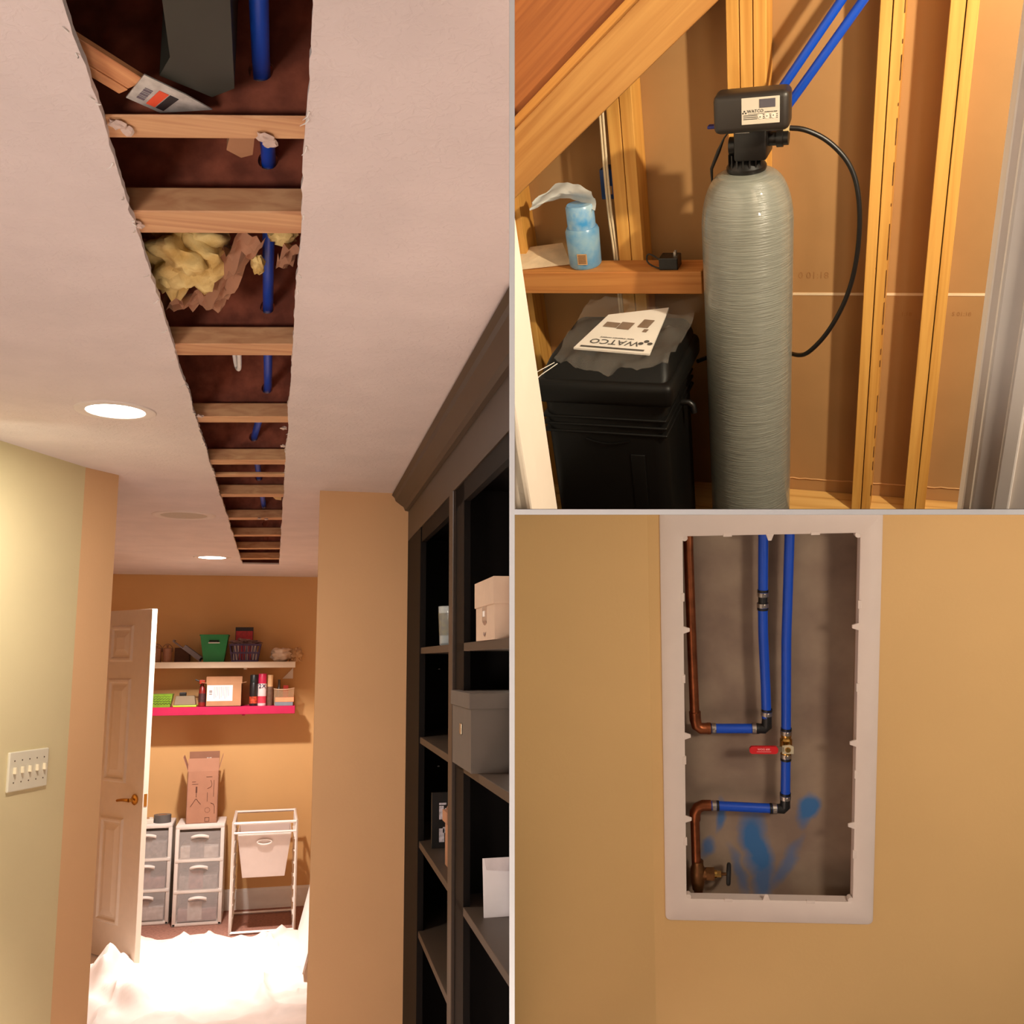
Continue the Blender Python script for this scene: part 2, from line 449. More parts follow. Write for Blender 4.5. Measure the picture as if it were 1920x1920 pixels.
# insulation, kraft paper, cable
ins_m = mat('yellow_fibreglass', (240, 218, 150), .95, var=.2, scale=18, bump=.8, bscale=60, col2=(206, 170, 98))
kraft = mat('kraft_paper', (176, 128, 98), .8, var=.12, scale=12, bump=.2, bscale=25)
t = thing('insulation_batt', 'torn yellow fibreglass insulation stuffed between the ceiling joists', 'insulation', T(-.165, 1.70, 2.41))
B().blob((-.01, -.02, 0), (.072, .11, .042), .55, 2.2, 4, 3).blob((-.045, .05, -.005), (.035, .05, .035), .6, 2.5, 3, 5).blob((.02, -.05, 0), (.05, .06, .04), .5, 2.3, 3, 8).build('fibre', ins_m, t, smooth=80)
def crumple(a, c, w, amp, seed):
    a, c = Vector(a), Vector(c); d = (c - a); side = d.cross(Vector((0, 0, 1))).normalized()
    return lambda u, v: a + d * u + side * (w * (v - .5) * (1 - .5 * abs(u - .4))) + Vector((0, 0, amp * noise.fractal(Vector((u * 4 + seed, v * 3, seed)), 1, 2, 3)))
B().sheet(crumple((.11, -.16, -.01), (.02, .14, -.03), .055, .03, 2), 14, 6, .001).sheet(crumple((.03, .10, -.03), (-.05, .155, -.025), .05, .03, 6), 10, 5, .001).sheet(crumple((.06, .05, -.02), (.035, .165, -.025), .03, .02, 9), 8, 4, .001).build('kraft_facing', kraft, t, smooth=30)
t = thing('insulation_scrap', 'small scraps of yellow insulation and paper caught behind the blue pipe', 'insulation', T(-.02, 1.60, 2.415))
B().blob((-.028, .06, -.016), (.011, .034, .010), .6, 2.5, 3, 11).blob((.012, -.03, .005), (.022, .03, .012), .6, 2.5, 3, 13).build('fibre', ins_m, t, smooth=80)
B().sheet(crumple((.03, -.02, -.012), (.012, .07, -.012), .03, .02, 4), 8, 4, .001).build('kraft_facing', kraft, t, smooth=30)
o = B().tube([(-.098, 2.06, 2.42), (-.098, 2.22, 2.41), (-.100, 2.31, 2.40), (-.108, 2.345, 2.415), (-.112, 2.30, 2.43), (-.113, 2.10, 2.44)], .0055, 10, 2).build('cable', white_paint, smooth=50)
tag(o, 'white cable looped back on itself between the ceiling joists', 'cable')
o = B().blob((-.172, 2.17, 2.45), (.045, .08, .022), .4, 1.8, 3, 21).build('insulation_batt', mat('pale_fibre', (196, 170, 140), .95, var=.15, scale=20), smooth=80)
tag(o, 'pale grey-tan insulation lump behind the white cable loop', 'insulation')
o = B().prism([(-.075, 1.23), (-.045, 1.23), (-.05, 1.30), (-.066, 1.312), (-.085, 1.295)], 2.41, 2.43).build('wood_scrap', cardboard)
tag(o, 'small tan scrap of board beyond the first timber across the ceiling slot', 'scrap')
o = B().prism([(-.035, 3.83), (.012, 3.80), (.012, 3.98), (-.01, 3.97)], 2.36, 2.372).build('wood_scrap', mat('pale_scrap', (214, 176, 118), .8))
tag(o, 'pale yellow triangular scrap in a far bay of the ceiling slot', 'scrap')

# recessed lights and speaker
lens_m = mat('lamp_lens', (255, 250, 244), .4, var=0, emit=14.)
def can(name, label, x, y, r, lens, cat, group=None):
    t = thing(name, label, cat, T(x, y, CZ), group)
    B().lathe([(r * .80, .0), (r * .82, -.003), (r, -.0045), (r * 1.10, -.003), (r * 1.12, 0)], seg=48, caps=False).build('trim_ring', mat('trim_white', (226, 214, 204), .5, var=.02), t, smooth=50)
    B().lathe([(.001, -.0018), (r * .8, -.0018), (r * .83, -.0004)], seg=48, caps=False).build('lens' if cat == 'light' else 'grille', lens, t, smooth=50)
can('recessed_light', 'round recessed ceiling light shining bright near the pale green wall', -.401, 2.496, .086, lens_m, 'light')
can('recessed_light', 'round recessed ceiling light shining near the far ochre wall', -.375, 6.011, .098, lens_m, 'light')
can('ceiling_speaker', 'round unlit ceiling speaker with grey grille between the two bright lights', -.39, 4.279, .118, mat('speaker_grille', (196, 184, 166), .7, var=.08, scale=300), 'speaker')

# walls
def plan(name, poly, m, label, z1=CZ, room=1): return struct(B().prism(poly, 0, z1).build(name, m, room=room), label)
plan('wall_left', [(-.95, 2.516), (-.605, 3.27), (-.70, 3.32), (-1.05, 2.56)], green_m, 'pale yellow-green wall with the switch plate')
plan('wall_corner', [(-.605, 3.27), (-.522, 3.388), (-.62, 3.46), (-.70, 3.32)], tan_m, 'narrow tan end of the wall beside the doorway')
plan('wall_left', [(-1.62, 3.3), (-1.6, 3.3), (-1.6, 7.32), (-1.62, 7.32)], orange_m, 'ochre left wall of the far room')
plan('wall_far', [(-1.62, 7.3), (.9, 7.3), (.9, 7.34), (-1.62, 7.34)], orange_m, 'ochre far wall carrying the shelves')
plan('wall_right', [(.148, 3.545), (.60, 3.545), (.60, 3.66), (.152, 3.66)], tan_m, 'tan wall between the doorway and the bookcase')
plan('wall_right', [(.80, 3.66), (.82, 3.66), (.82, 7.3), (.80, 7.3)], orange_m, 'ochre right wall of the far room')
carpet = mat('brown_carpet', (150, 104, 88), .95, var=.2, scale=60, bump=.4, bscale=200)
struct(B().box((-1.7, -.6, -.04), (.9, 7.32, 0)).build('floor', carpet, room=1), 'brown carpet floor')
struct(B().box((-1.6, 7.283, 0), (.8, 7.3, .12)).box((-1.6, 7.288, .12), (.8, 7.3, .138)).build('baseboard_far', white_paint), 'white baseboard along the far wall')

# light switch plate with five toggles
wa = math.atan2(3.27 - 2.516, -.605 + .95)
t = thing('switch_plate', 'ivory five-gang toggle switch plate on the pale green wall', 'light switch', T(-.681, 3.105, 1.405, wa))
ivory = mat('ivory_plastic', (224, 216, 190), .4, var=.02)
B().box((-.084, -.008, -.055), (.084, .001, .055), bev=.003).build('plate', ivory, t)
for i in range(5):
    x = -.063 + .0315 * i
    B().frustum((x - .0035, -.006), (x + .0035, .006), -.006, (x - .003, -.004), (x + .003, .004), .012, M=Matrix.Translation((0, -.011, 0)), bev=.001).build('toggle', mat('toggle_ivory', (240, 226, 190), .35, var=.02), t)
    for z in (-.03, .03):
        B().lathe([(.0022, 0), (.002, .0008)], M=T(x, -.008, z, 0, R(90)), seg=10).build('screw', mat('screw_dark', (96, 80, 60), .4, metal=.6, var=0), t)

# open six-panel door
t = struct(thing('door_1', 'open white six-panel door with a brass lever', 'door', T(-1.215, 6.672, .012, R(-48.7))))
del t['category']
W_, H_, D_ = .768, 2.012, .035
door_m = mat('door_paint', (222, 208, 192), .45, var=.02)
B().box((0, 0, 0), (W_, D_, H_), bev=.002).build('slab', door_m, t)
for x0, x1 in ((.105, .31), (.365, .595)):
    for z0, z1 in ((.19, .79), (.99, 1.60), (1.70, 1.92)):
        b = B()
        rect = [(0, 0.), (.010, -.011), (.020, -.011), (.030, -.0005), (.040, -.0005), (.074, -.010)]
        vs = []; fs = []
        for i, (ins, yy) in enumerate(rect): vs += [(x0 + ins, yy, z0 + ins), (x1 - ins, yy, z0 + ins), (x1 - ins, yy, z1 - ins), (x0 + ins, yy, z1 - ins)]
        for i in range(len(rect) - 1):
            for k in range(4):
                j = (k + 1) % 4; fs.append((4 * i + k, 4 * i + j, 4 * i + 4 + j, 4 * i + 4 + k))
        e = 4 * len(rect) - 4; fs.append((e, e + 1, e + 2, e + 3)); b._add(vs, fs)
        b.build('panel', door_m, t)
h = B().lathe([(.030, 0), (.031, .006), (.024, .012), (.011, .014), (.011, .045)], M=T(W_ - .072, 0, .905, 0, R(90)), seg=24).build('handle', brass, t, smooth=40, label='brass door lever')
B().tube([(W_ - .072, -.042, .905), (W_ - .10, -.047, .906), (W_ - .14, -.046, .903), (W_ - .185, -.043, .896)], [.012, .010, .009, .008], 12, 1).build('lever', brass, h, smooth=60)
B().box((W_ - .0005, .008, .87), (W_ + .0012, .028, .94)).build('latch_plate', brass, t)

# wall shelves
white_shelf = mat('white_shelf', (232, 214, 190), .5, var=.02)
pink_shelf = mat('pink_shelf', (184, 20, 74), .45, var=.04)
def shelf(label, z0, z1, x1, m):
    t = thing('wall_shelf', label, 'shelf', T(-.95, 7.298, z1))
    B().box((-.1, -.248, z0 - z1), (x1 + .95, 0, 0), bev=.002, seg=1).build('board', m, t)
    for x in (.1, .75): B().box((x, -.16, z0 - z1 - .012), (x + .02, 0, z0 - z1 + .001)).build('bracket', m, t)
Z1, Z2 = 1.708, 1.402
shelf('thick white wall shelf above the bright pink shelf', 1.666, Z1, .155, white_shelf)
shelf('bright pink wall shelf below the white shelf', 1.347, Z2, .16, pink_shelf)

# upper shelf things
jar_m = mat('stoneware_tan', (150, 104, 78), .5, var=.1, scale=20)
def jar(x, label):
    t = thing('canister', label, 'canister', T(x, 7.13, Z1))
    B().lathe([(.028, 0), (.031, .004), (.031, .080), (.029, .085)], seg=24).build('body', jar_m, t, smooth=40)
    B().lathe([(.032, .085), (.032, .092), (.026, .097), (.006, .099), (.005, .106), (.010, .112), (.008, .118), (.001, .119)], seg=24).build('lid', jar_m, t, smooth=40)
    B().tube([(-.033, 0, .07), (-.034, -.004, .10), (-.012, -.006, .124), (.012, -.006, .124), (.034, -.004, .10), (.033, 0, .07)], .0018, 6, 1).build('bail_wire', mat('wire_dark', (90, 66, 50), .4, metal=.6, var=0), t, smooth=60)
jar(-.785, 'tan lidded canister on the white shelf, nearest the open door')
jar(-.716, 'tan lidded canister on the white shelf, beside the leaning grey tray')
o = B().box((-.10, 0, 0), (.0, .085, .10), bev=.002).build('storage_box', mat('brown_board', (98, 62, 42), .8), M=T(-.575, 7.205, Z1)); tag(o, 'dark brown box behind the leaning grey tray on the white shelf', 'box')
t = thing('paint_tray', 'grey ridged tray leaning against the green bin on the white shelf', 'tray', T(-.498, 7.10, Z1 + .002, 0, 0, R(37)))
tray_m = mat('grey_tray', (108, 96, 98), .4, var=.08)
B().box((-.235, 0, 0), (0, .10, .008), bev=.002).box((-.15, 0, .006), (0, .008, .034), bev=.002).box((-.15, .092, .006), (0, .10, .034), bev=.002).box((-.012, 0, .006), (0, .10, .034), bev=.002).box((-.235, 0, .006), (-.225, .10, .016), bev=.002).build('tray_body', tray_m, t)
for i in range(5): B().box((-.135 + .024 * i, .012, .007), (-.128 + .024 * i, .088, .013)).build('ridge', tray_m, t)
# green bin
grn = mat('green_plastic', (20, 122, 58), .4, var=.05)
t = thing('bin', 'solid green plastic bin with a white-edged handle slot on the white shelf', 'bin', T(-.404, 7.15, Z1))
def open_bin(b, w0, d0, w1, d1, h, th=.004):
    o = [(-w0, -d0, 0), (w0, -d0, 0), (w0, d0, 0), (-w0, d0, 0), (-w1, -d1, h), (w1, -d1, h), (w1, d1, h), (-w1, d1, h)]
    i = [(-w0 + th, -d0 + th, th), (w0 - th, -d0 + th, th), (w0 - th, d0 - th, th), (-w0 + th, d0 - th, th), (-w1 + th, -d1 + th, h), (w1 - th, -d1 + th, h), (w1 - th, d1 - th, h), (-w1 + th, d1 - th, h)]
    fs = [(3, 2, 1, 0), (0, 1, 5, 4), (1, 2, 6, 5), (2, 3, 7, 6), (3, 0, 4, 7), (8, 9, 10, 11)]
    fs += [(9, 8, 12, 13), (10, 9, 13, 14), (11, 10, 14, 15), (8, 11, 15, 12)] + [(4 + k, 4 + (k + 1) % 4, 12 + (k + 1) % 4, 12 + k) for k in range(4)]
    b._add(o + i, fs); return b
open_bin(B(), .068, .055, .094, .078, .183).build('body', grn, t)
b = B(); w, d, z = .099, .083, .180
for a, c in (((-w, -d), (w, -d + .007)), ((-w, d - .007), (w, d)), ((-w, -d), (-w + .007, d)), ((w - .007, -d), (w, d))): b.box((*a, z), (*c, z + .010), bev=.002, seg=1)
b.build('rim', grn, t)
B().tube([(-.033, -.078, .142), (.033, -.078, .142)], .008, 10).build('handle_slot', mat('slot_dark', (18, 30, 20), .8, var=0), t, smooth=40)
B().tube([(-.038, -.083, .132), (.038, -.083, .132)], .0035, 8).build('slot_edge', white_paint, t, smooth=40)
# purple basket
pur = mat('purple_plastic', (62, 40, 72), .45, var=.06)
t = thing('basket', 'dark purple slotted basket packed with pink and white things', 'basket', T(-.194, 7.14, Z1))
b = B(); hgt = .125
for sgn in (-1, 1):
    for i in range(10):
        u = -1 + 2 * i / 9
        b.tube([(u * .082, sgn * .062, .0), (u * .103, sgn * .078, hgt)], .0042, 6)
    for zz in (.006, .062, .118):
        k = zz / hgt; w = .088 + .020 * k; d = .063 + .016 * k
        b.box((-w, sgn * d - .003, zz - .006), (w, sgn * d + .003, zz + .006))
    for i in range(6):
        u = -1 + 2 * i / 5
        b.tube([(sgn * .086, u * .060, 0), (sgn * .107, u * .076, hgt)], .0042, 6)
    for zz in (.006, .062, .118):
        k = zz / hgt; w = .088 + .020 * k; d = .063 + .016 * k
        b.box((sgn * w - .003, -d, zz - .006), (sgn * w + .003, d, zz + .006))
b.build('lattice', pur, t)
B().box((-.088, -.063, 0), (.088, .063, .006)).build('base', pur, t)
for i in range(8):
    x = -.072 + .0206 * i
    o = B().box((-.009, -.05, 0), (.009, .05, .10 + .02 * random.random()), bev=.002, seg=1).build('packet', mat('packet_pink' if i in (2, 3, 5) else 'packet_pale', (206, 74, 84) if i in (2, 3, 5) else (226, 206, 196), .6, var=.1), M=T(-.194 + x, 7.14, Z1 + .007))
    tag(o, ('pink-red' if i in (2, 3, 5) else 'pale') + ' packet standing upright inside the purple basket', 'packet', 'packets inside the purple basket')
t = thing('book', 'black and red book standing in the purple basket, above its rim', 'book', T(-.206, 7.195, Z1 + .10))
B().box((-.062, 0, 0), (.062, .018, .145), bev=.001, seg=1).build('cover', mat('book_black', (34, 22, 24), .5, var=.05), t)
B().box((-.058, -.0006, .02), (.058, 0, .118)).build('red_print', mat('book_red', (176, 36, 44), .5, var=.25, scale=40), t)
o = B().blob((0, 0, 0), (.085, .05, .022), .8, 4, 4, 31).build('crinkled_bag', mat('mauve_film', (150, 116, 112), .3, var=.3, scale=50), M=T(-.196, 7.135, Z1 + .135), smooth=60); tag(o, 'crinkled mauve plastic bag heaped on top of the purple basket', 'bag')
# white bags
bagm = mat('white_bag', (228, 204, 180), .5, var=.06, scale=20, alpha=.95)
o = B().blob((0, 0, .045), (.072, .06, .05), .35, 1.8, 4, 41, flat=-.045).build('plastic_bag', bagm, M=T(.052, 7.15, Z1 + .0), smooth=70); tag(o, 'rounded white plastic bag at the end of the white shelf', 'bag')
o = B().blob((0, 0, .04), (.045, .05, .055), .6, 2.2, 4, 47, flat=-.04).build('plastic_bag', mat('thin_bag', (222, 180, 130), .4, var=.08, alpha=.6), M=T(.158, 7.17, Z1), smooth=70); tag(o, 'thin see-through bag slumped over the shelf end beside the white bag', 'bag')

# lower shelf things
lime = mat('lime_plastic', (120, 160, 40), .4, var=.12, scale=40)
t = thing('basket', 'lime green wavy-sided basket on the pink shelf behind the door edge', 'basket', T(-.742, 7.15, Z2))
open_bin(B(), .062, .05, .078, .062, .088).build('body', lime, t)
for k in range(4): B().tube([(-.066 + .004 * i, -.054 - .0015 * k, .024 + .016 * k + .004 * math.sin(i * 1.3 + k)) for i in range(34)], .0022, 6).build('wavy_rib', mat('lime_dark', (72, 92, 24), .5, var=0), t)
t = thing('food_container', 'clear lidded container with a lime green base rim on the pink shelf', 'container', T(-.582, 7.13, Z2))
B().box((-.078, -.055, 0), (.078, .055, .012), bev=.004).build('base_lid', mat('lime_lid', (168, 200, 40), .4, var=.04), t)
B().frustum((-.072, -.05), (.072, .05), .012, (-.062, -.042), (.062, .042), .075, bev=.006).build('tub', mat('smoky_plastic', (150, 134, 112), .2, var=0, alpha=.7), t)
B().box((-.04, -.02, .075), (.005, .02, .098), bev=.004).build('knob', black_plastic, t)
t = thing('spray_bottle', 'dark red trigger spray bottle on the pink shelf beside the carton', 'bottle', T(-.4715, 7.12, Z2))
redm = mat('bottle_red', (130, 30, 26), .35, var=.1)
B().lathe([(.020, 0), (.024, .004), (.024, .10), (.018, .125), (.009, .145), (.009, .155)], seg=20).build('body', redm, t, smooth=40)
B().box((-.022, -.008, .155), (.016, .008, .182), bev=.004).build('spray_head', mat('orange_red', (196, 56, 34), .4, var=.05), t)
B().tube([(-.018, 0, .172), (-.05, 0, .185)], .004, 8).build('nozzle', black_plastic, t)
B().tube([(-.008, 0, .155), (-.016, 0, .128)], .004, 8).build('trigger', black_plastic, t)
B().lathe([(.0245, .03), (.0245, .09)], seg=20, caps=False).build('bottle_label', mat('label_dark', (70, 40, 40), .5, var=.4, scale=60), t, smooth=40)
def carton(t, w, d, h, flaps, m=cardboard, th=.004):
    for a, c in (((-w, -d, 0), (w, -d + th, h)), ((-w, d - th, 0), (w, d, h)), ((-w, -d, 0), (-w + th, d, h)), ((w - th, -d, 0), (w, d, h))): B().box(a, c).build('side', m, t)
    B().box((-w, -d, 0), (w, d, th)).build('bottom', m, t)
    for side, ang, ln in flaps:
        if side == 'f': Mx = T(0, -d, h) @ Matrix.Rotation(R(ang), 4, 'X'); B().box((-w, 0, 0), (w, th * .7, ln), M=Mx).build('flap', m, t)
        if side == 'b': Mx = T(0, d, h) @ Matrix.Rotation(R(ang), 4, 'X'); B().box((-w, -th * .7, 0), (w, 0, ln), M=Mx).build('flap', m, t)
        if side == 'l': Mx = T(-w, 0, h) @ Matrix.Rotation(R(ang), 4, 'Y'); B().box((0, -d, 0), (th * .7, d, ln), M=Mx).build('flap', m, t)
        if side == 'r': Mx = T(w, 0, h) @ Matrix.Rotation(R(ang), 4, 'Y'); B().box((-th * .7, -d, 0), (0, d, ln), M=Mx).build('flap', m, t)
t = thing('carton', 'open cardboard carton with a white address sheet on the pink shelf', 'box', T(-.325, 7.155, Z2))
carton(t, .120, .085, .158, [('f', -25, .052), ('l', -75, .035), ('r', 75, .03)])
B().box((-.112, -.0862, .038), (.058, -.085, .146)).build('address_sheet', paper, t)
b = B()
for i in range(9): b.box((-.066 + .012 * i, -.0868, .052 + .01 * (i % 3)), (-.063 + .012 * i, -.0861, .136))
b.box((-.098, -.0868, .080), (-.078, -.0861, .090)).box((-.098, -.0868, .094), (-.078, -.0861, .112)).build('printed_lines', mat('pale_ink', (150, 140, 140), .7, var=0), t)
def spray(x, r, h, ch, body, cap, label, deco=None):
    t = thing('spray_can', label, 'spray can', T(x, 7.115, Z2))
    B().lathe([(r * .92, 0), (r, .004), (r, h - ch - .012), (r * .86, h - ch - .002)], seg=24).build('can', body, t, smooth=40)
    B().lathe([(r * .95, h - ch - .006), (r * .95, h - .003), (r * .88, h)], seg=24).build('cap', cap, t, smooth=40)
    B().lathe([(r * 1.005, h * .08), (r * 1.005, h * .30)], seg=24, caps=False).build('lower_band', deco or body, t, smooth=40)
    return t
spray(-.125, .029, .215, .05, mat('can_black', (34, 26, 26), .35, var=.2, scale=40), mat('cap_black', (30, 34, 34), .4), 'black spray can with a flame-coloured band on the pink shelf', mat('flame_print', (176, 66, 40), .4, var=.5, scale=50))
t = spray(-.068, .030, .222, .062, mat('can_pale', (226, 206, 204), .35, var=.05), mat('cap_pink', (206, 40, 84), .4), 'pale and pink spray can lettered 2X on the pink shelf', mat('can_pink_low', (206, 60, 80), .4, var=.15))
B().text('2X', .042, face_y(0, -.0308, .135)).build('lettering', mat('navy_ink', (28, 30, 76), .6, var=0), t)
spray(-.014, .020, .213, .075, mat('can_bronze', (104, 78, 62), .35, var=.25, scale=40), mat('cap_beige', (214, 172, 124), .4), 'slim bronze can with a beige cap on the pink shelf')
t = thing('clear_tub', 'see-through plastic tub holding red and grey things at the pink shelf end', 'tub', T(.082, 7.19, Z2))
open_bin(B(), .066, .055, .072, .06, .115, .002).build('walls', mat('tub_clear', (226, 190, 150), .15, var=0, alpha=.28), t)
b = B().tube([(-.072, -.06, .115), (-.03, -.063, .108), (.03, -.063, .110), (.072, -.06, .120)], .003, 8, 1); b.build('rim', mat('rim_pale', (226, 196, 160), .3, var=0), t)
o = B().box((-.018, -.02, 0), (.018, .02, .135), bev=.003).build('red_packet', mat('packet_red', (176, 44, 30), .5, var=.08), M=T(.095, 7.18, Z2 + .003)); tag(o, 'red upright packet inside the see-through tub', 'packet')
o = B().lathe([(.022, 0), (.024, .01), (.024, .09), (.010, .12), (.008, .16), (.010, .175)], seg=18).build('bottle', mat('bottle_dark', (74, 62, 50), .3, var=.1), M=T(.048, 7.19, Z2 + .003), smooth=40); tag(o, 'dark slim-necked bottle inside the see-through tub', 'bottle')
o = B().box((-.062, -.035, 0), (.062, .035, .026), bev=.002).build('note_block', mat('slate_blue', (116, 122, 130), .6), M=T(.083, 7.085, Z2)); tag(o, 'slate blue block under the orange block at the pink shelf end', 'block')
o = B().box((-.064, -.037, 0), (.064, .037, .030), bev=.002).build('note_block', mat('salmon', (230, 142, 100), .6), M=T(.087, 7.085, Z2 + .0262)); tag(o, 'salmon orange block on the slate blue block at the pink shelf end', 'block')
o = B().prism([(.07, 0), (.145, 0), (.145, .078)], -.001, .001, M=T(0, 7.292, 1.585) @ XZ).build('paper_scrap', paper); tag(o, 'white triangular paper corner on the far wall between the two shelves', 'paper')

# drawer carts
cart_white = mat('cart_white', (232, 222, 214), .4, var=.02)
drawer_m = mat('drawer_clear', (220, 214, 212), .15, var=0, alpha=.28)
inner_m = [mat('stuff_grey', (150, 140, 136), .7, var=.3, scale=40), mat('stuff_paper', (214, 200, 190), .7, var=.2, scale=30), mat('stuff_mauve', (160, 124, 122), .7, var=.25, scale=30)]
def cart(label, x, y, w, d, h):
    t = thing('drawer_cart', label, 'drawer cart', T(x, y, 0))
    hw = w / 2
    B().box((-hw, 0, h - .028), (hw, d, h), bev=.008).build('top', cart_white, t, smooth=40)
    for sx in (-1, 1):
        B().box((sx * hw - (.026 if sx > 0 else 0), 0, .0), (sx * hw + (.026 if sx < 0 else 0), .026, h - .02), bev=.006).build('front_post', cart_white, t, smooth=40)
        B().box((sx * hw - (.012 if sx > 0 else 0), .02, .012), (sx * hw + (.012 if sx < 0 else 0), d, h - .02), bev=.003).build('side_panel', milky_plastic, t)
    B().box((-hw, 0, 0), (hw, d, .022), bev=.006).build('base', cart_white, t, smooth=40)
    B().box((-hw + .01, d - .01, .01), (hw - .01, d, h - .02)).build('back_panel', milky_plastic, t)
    n = 3; dh = (h - .05) / n
    for k in range(n):
        z = .022 + dh * k
        if k: B().box((-hw + .004, -.004, z - .014), (hw - .004, .03, z + .010), bev=.006).build('rail', cart_white, t, smooth=40)
        dr = B().box((-hw + .026, -.006, z + .008), (hw - .026, -.001, z + dh - .014), bev=.002, seg=1).build('drawer', drawer_m, t)
        B().sheet(lambda u, v, z=z: (-.058 + .116 * u, -.006 - .020 * math.sin(math.pi * v) * (1 - (2 * u - 1) ** 4), z + dh - .050 + .020 * v - .012 * (2 * u - 1) ** 2), 10, 6, .002).build('handle', cart_white, dr, smooth=60)
        B().box((-hw + .035, .004, z + .010), (hw - .035, d - .03, z + dh * (.38 + .2 * random.random())), bev=.006).build('contents', inner_m[(k + int(x * 100)) % 3], dr)
        B().box((-.06, .003, z + .015), (.03, .006, z + dh * .66)).build('card', inner_m[(k + 1) % 3], dr)
    return t
cart('three-drawer white plastic cart under the tall cardboard box', -.434, 6.93, .312, .33, .638)
cart('three-drawer white plastic cart half hidden behind the open door', -.775, 7.02, .315, .27, .640)
t = thing('tape_roll', 'grey duct tape roll on the drawer cart beside the door', 'tape', T(-.692, 7.10, .640))
tp = mat('duct_tape', (98, 94, 92), .45, var=.08)
B().lathe([(.030, 0), (.056, 0), (.056, .05), (.030, .05), (.030, 0)], seg=36, caps=False).build('tape', tp, t, smooth=40)
B().lathe([(.027, 0), (.030, 0), (.030, .05), (.027, .05), (.027, 0)], seg=36, caps=False).build('core', cardboard, t, smooth=40)
t = thing('flat_box', 'flat white box lying on the drawer cart beside the tape roll', 'box', T(-.82, 7.09, .640, R(8)))
B().box((-.07, -.05, 0), (.07, .05, .030), bev=.003).build('body', cream_plastic, t)
B().box((-.05, -.035, .030), (.045, .03, .033)).build('printed_card', mat('card_tan', (176, 140, 104), .7, var=.15, scale=40), t)
# tall cardboard box
t = thing('carton', 'tall open cardboard box printed with line drawings on the drawer cart', 'box', T(-.437, 7.085, .638, R(2)))
boxm = mat('printed_carton', (178, 128, 102), .85, var=.05, scale=10)
carton(t, .100, .095, .34, [('f', -8, .085), ('b', 12, .12), ('l', -20, .10), ('r', 14, .10)], boxm)
b = B(); Y = -.0958
for i in range(12):
    a = 2 * math.pi * i / 12
    b.box((.035 + .016 * math.cos(a) - .002, Y, .085 + .016 * math.sin(a) - .002), (.035 + .016 * math.cos(a) + .002, Y + .001, .085 + .016 * math.sin(a) + .002))
for x0, z0, x1, z1 in ((.020, .01, .05, .013), (.020, .035, .05, .038), (.020, .01, .023, .038), (.047, .01, .05, .038), (-.045, .20, -.035, .24), (-.042, .17, -.038, .20), (.03, .14, .033, .20), (.07, .17, .073, .28), (-.07, .255, -.03, .258), (-.07, .27, -.045, .273), (.02, .30, .06, .303)): b.box((x0, Y, z0), (x1, Y + .001, z1))
b.tube([(-.075, Y, .11), (-.055, Y, .14), (-.04, Y, .165), (-.025, Y, .14), (-.01, Y, .125)], .0016, 5, 1).tube([(.03, Y, .225), (.055, Y, .235), (.06, Y, .255), (.05, Y, .28)], .0016, 5, 2).tube([(.055, Y, .13), (.08, Y, .12), (.08, Y, .06)], .0016, 5, 1)
b.build('line_drawings', mat('carton_ink', (92, 56, 44), .8, var=0), t)
o = B().sheet(lambda u, v: (.02 + .06 * u - .03 * v * (u - .5), .02 * noise.noise((u * 3, v * 3, 5)), .10 * v), 6, 6, .001).build('packing_paper', paper, M=T(-.455, 7.08, .96), smooth=40); tag(o, 'white paper point sticking out of the tall cardboard box', 'paper')

# wire frame with hanging bin
t = thing('wire_rack', 'white wire drawer frame standing on the carpet beside the drawer carts', 'frame', T(-.015, 6.64, 0))
fw, fd, fh = .198, .50, .69
def bar(a, c, name='rail', r=.009): return B().tube([a, c], r, 4).build(name, cart_white, t)
for x in (-fw, fw):
    for y in (0, fd): bar((x, y, 0), (x, y, fh), 'upright')
    for z in (.012, fh - .01): bar((x, 0, z), (x, fd, z))
    for k in range(7): B().box((x - .004 - (.010 if x > 0 else 0), .01, .10 + .078 * k), (x + .004 + (.010 if x < 0 else 0), fd - .01, .106 + .078 * k)).build('runner', cart_white, t)
for y in (0, fd):
    for z in (.012, fh - .01): bar((-fw, y, z), (fw, y, z))
bar((-fw, 0, fh - .07), (fw, 0, fh - .07), 'front_rail', .007)
t2 = thing('hanging_bin', 'frosted white plastic bin with an oval handle hanging in the wire frame', 'bin', T(-.017, 6.885, .335))
open_bin(B(), .132, .20, .170, .225, .275, .003).build('body', mat('frosted_bin', (226, 206, 196), .3, var=.02, alpha=.80), t2)
B().tube([(-.165, -.227, .268), (.165, -.227, .268)], .006, 8).build('rim', cart_white, t2)
B().tube([(.045 * math.cos(a) * (1 if abs(math.cos(a)) > .6 else 1), -.228, .222 + .016 * math.sin(a)) for a in [2 * math.pi * i / 24 for i in range(25)]], .005, 8).build('handle', cart_white, t2, smooth=60)

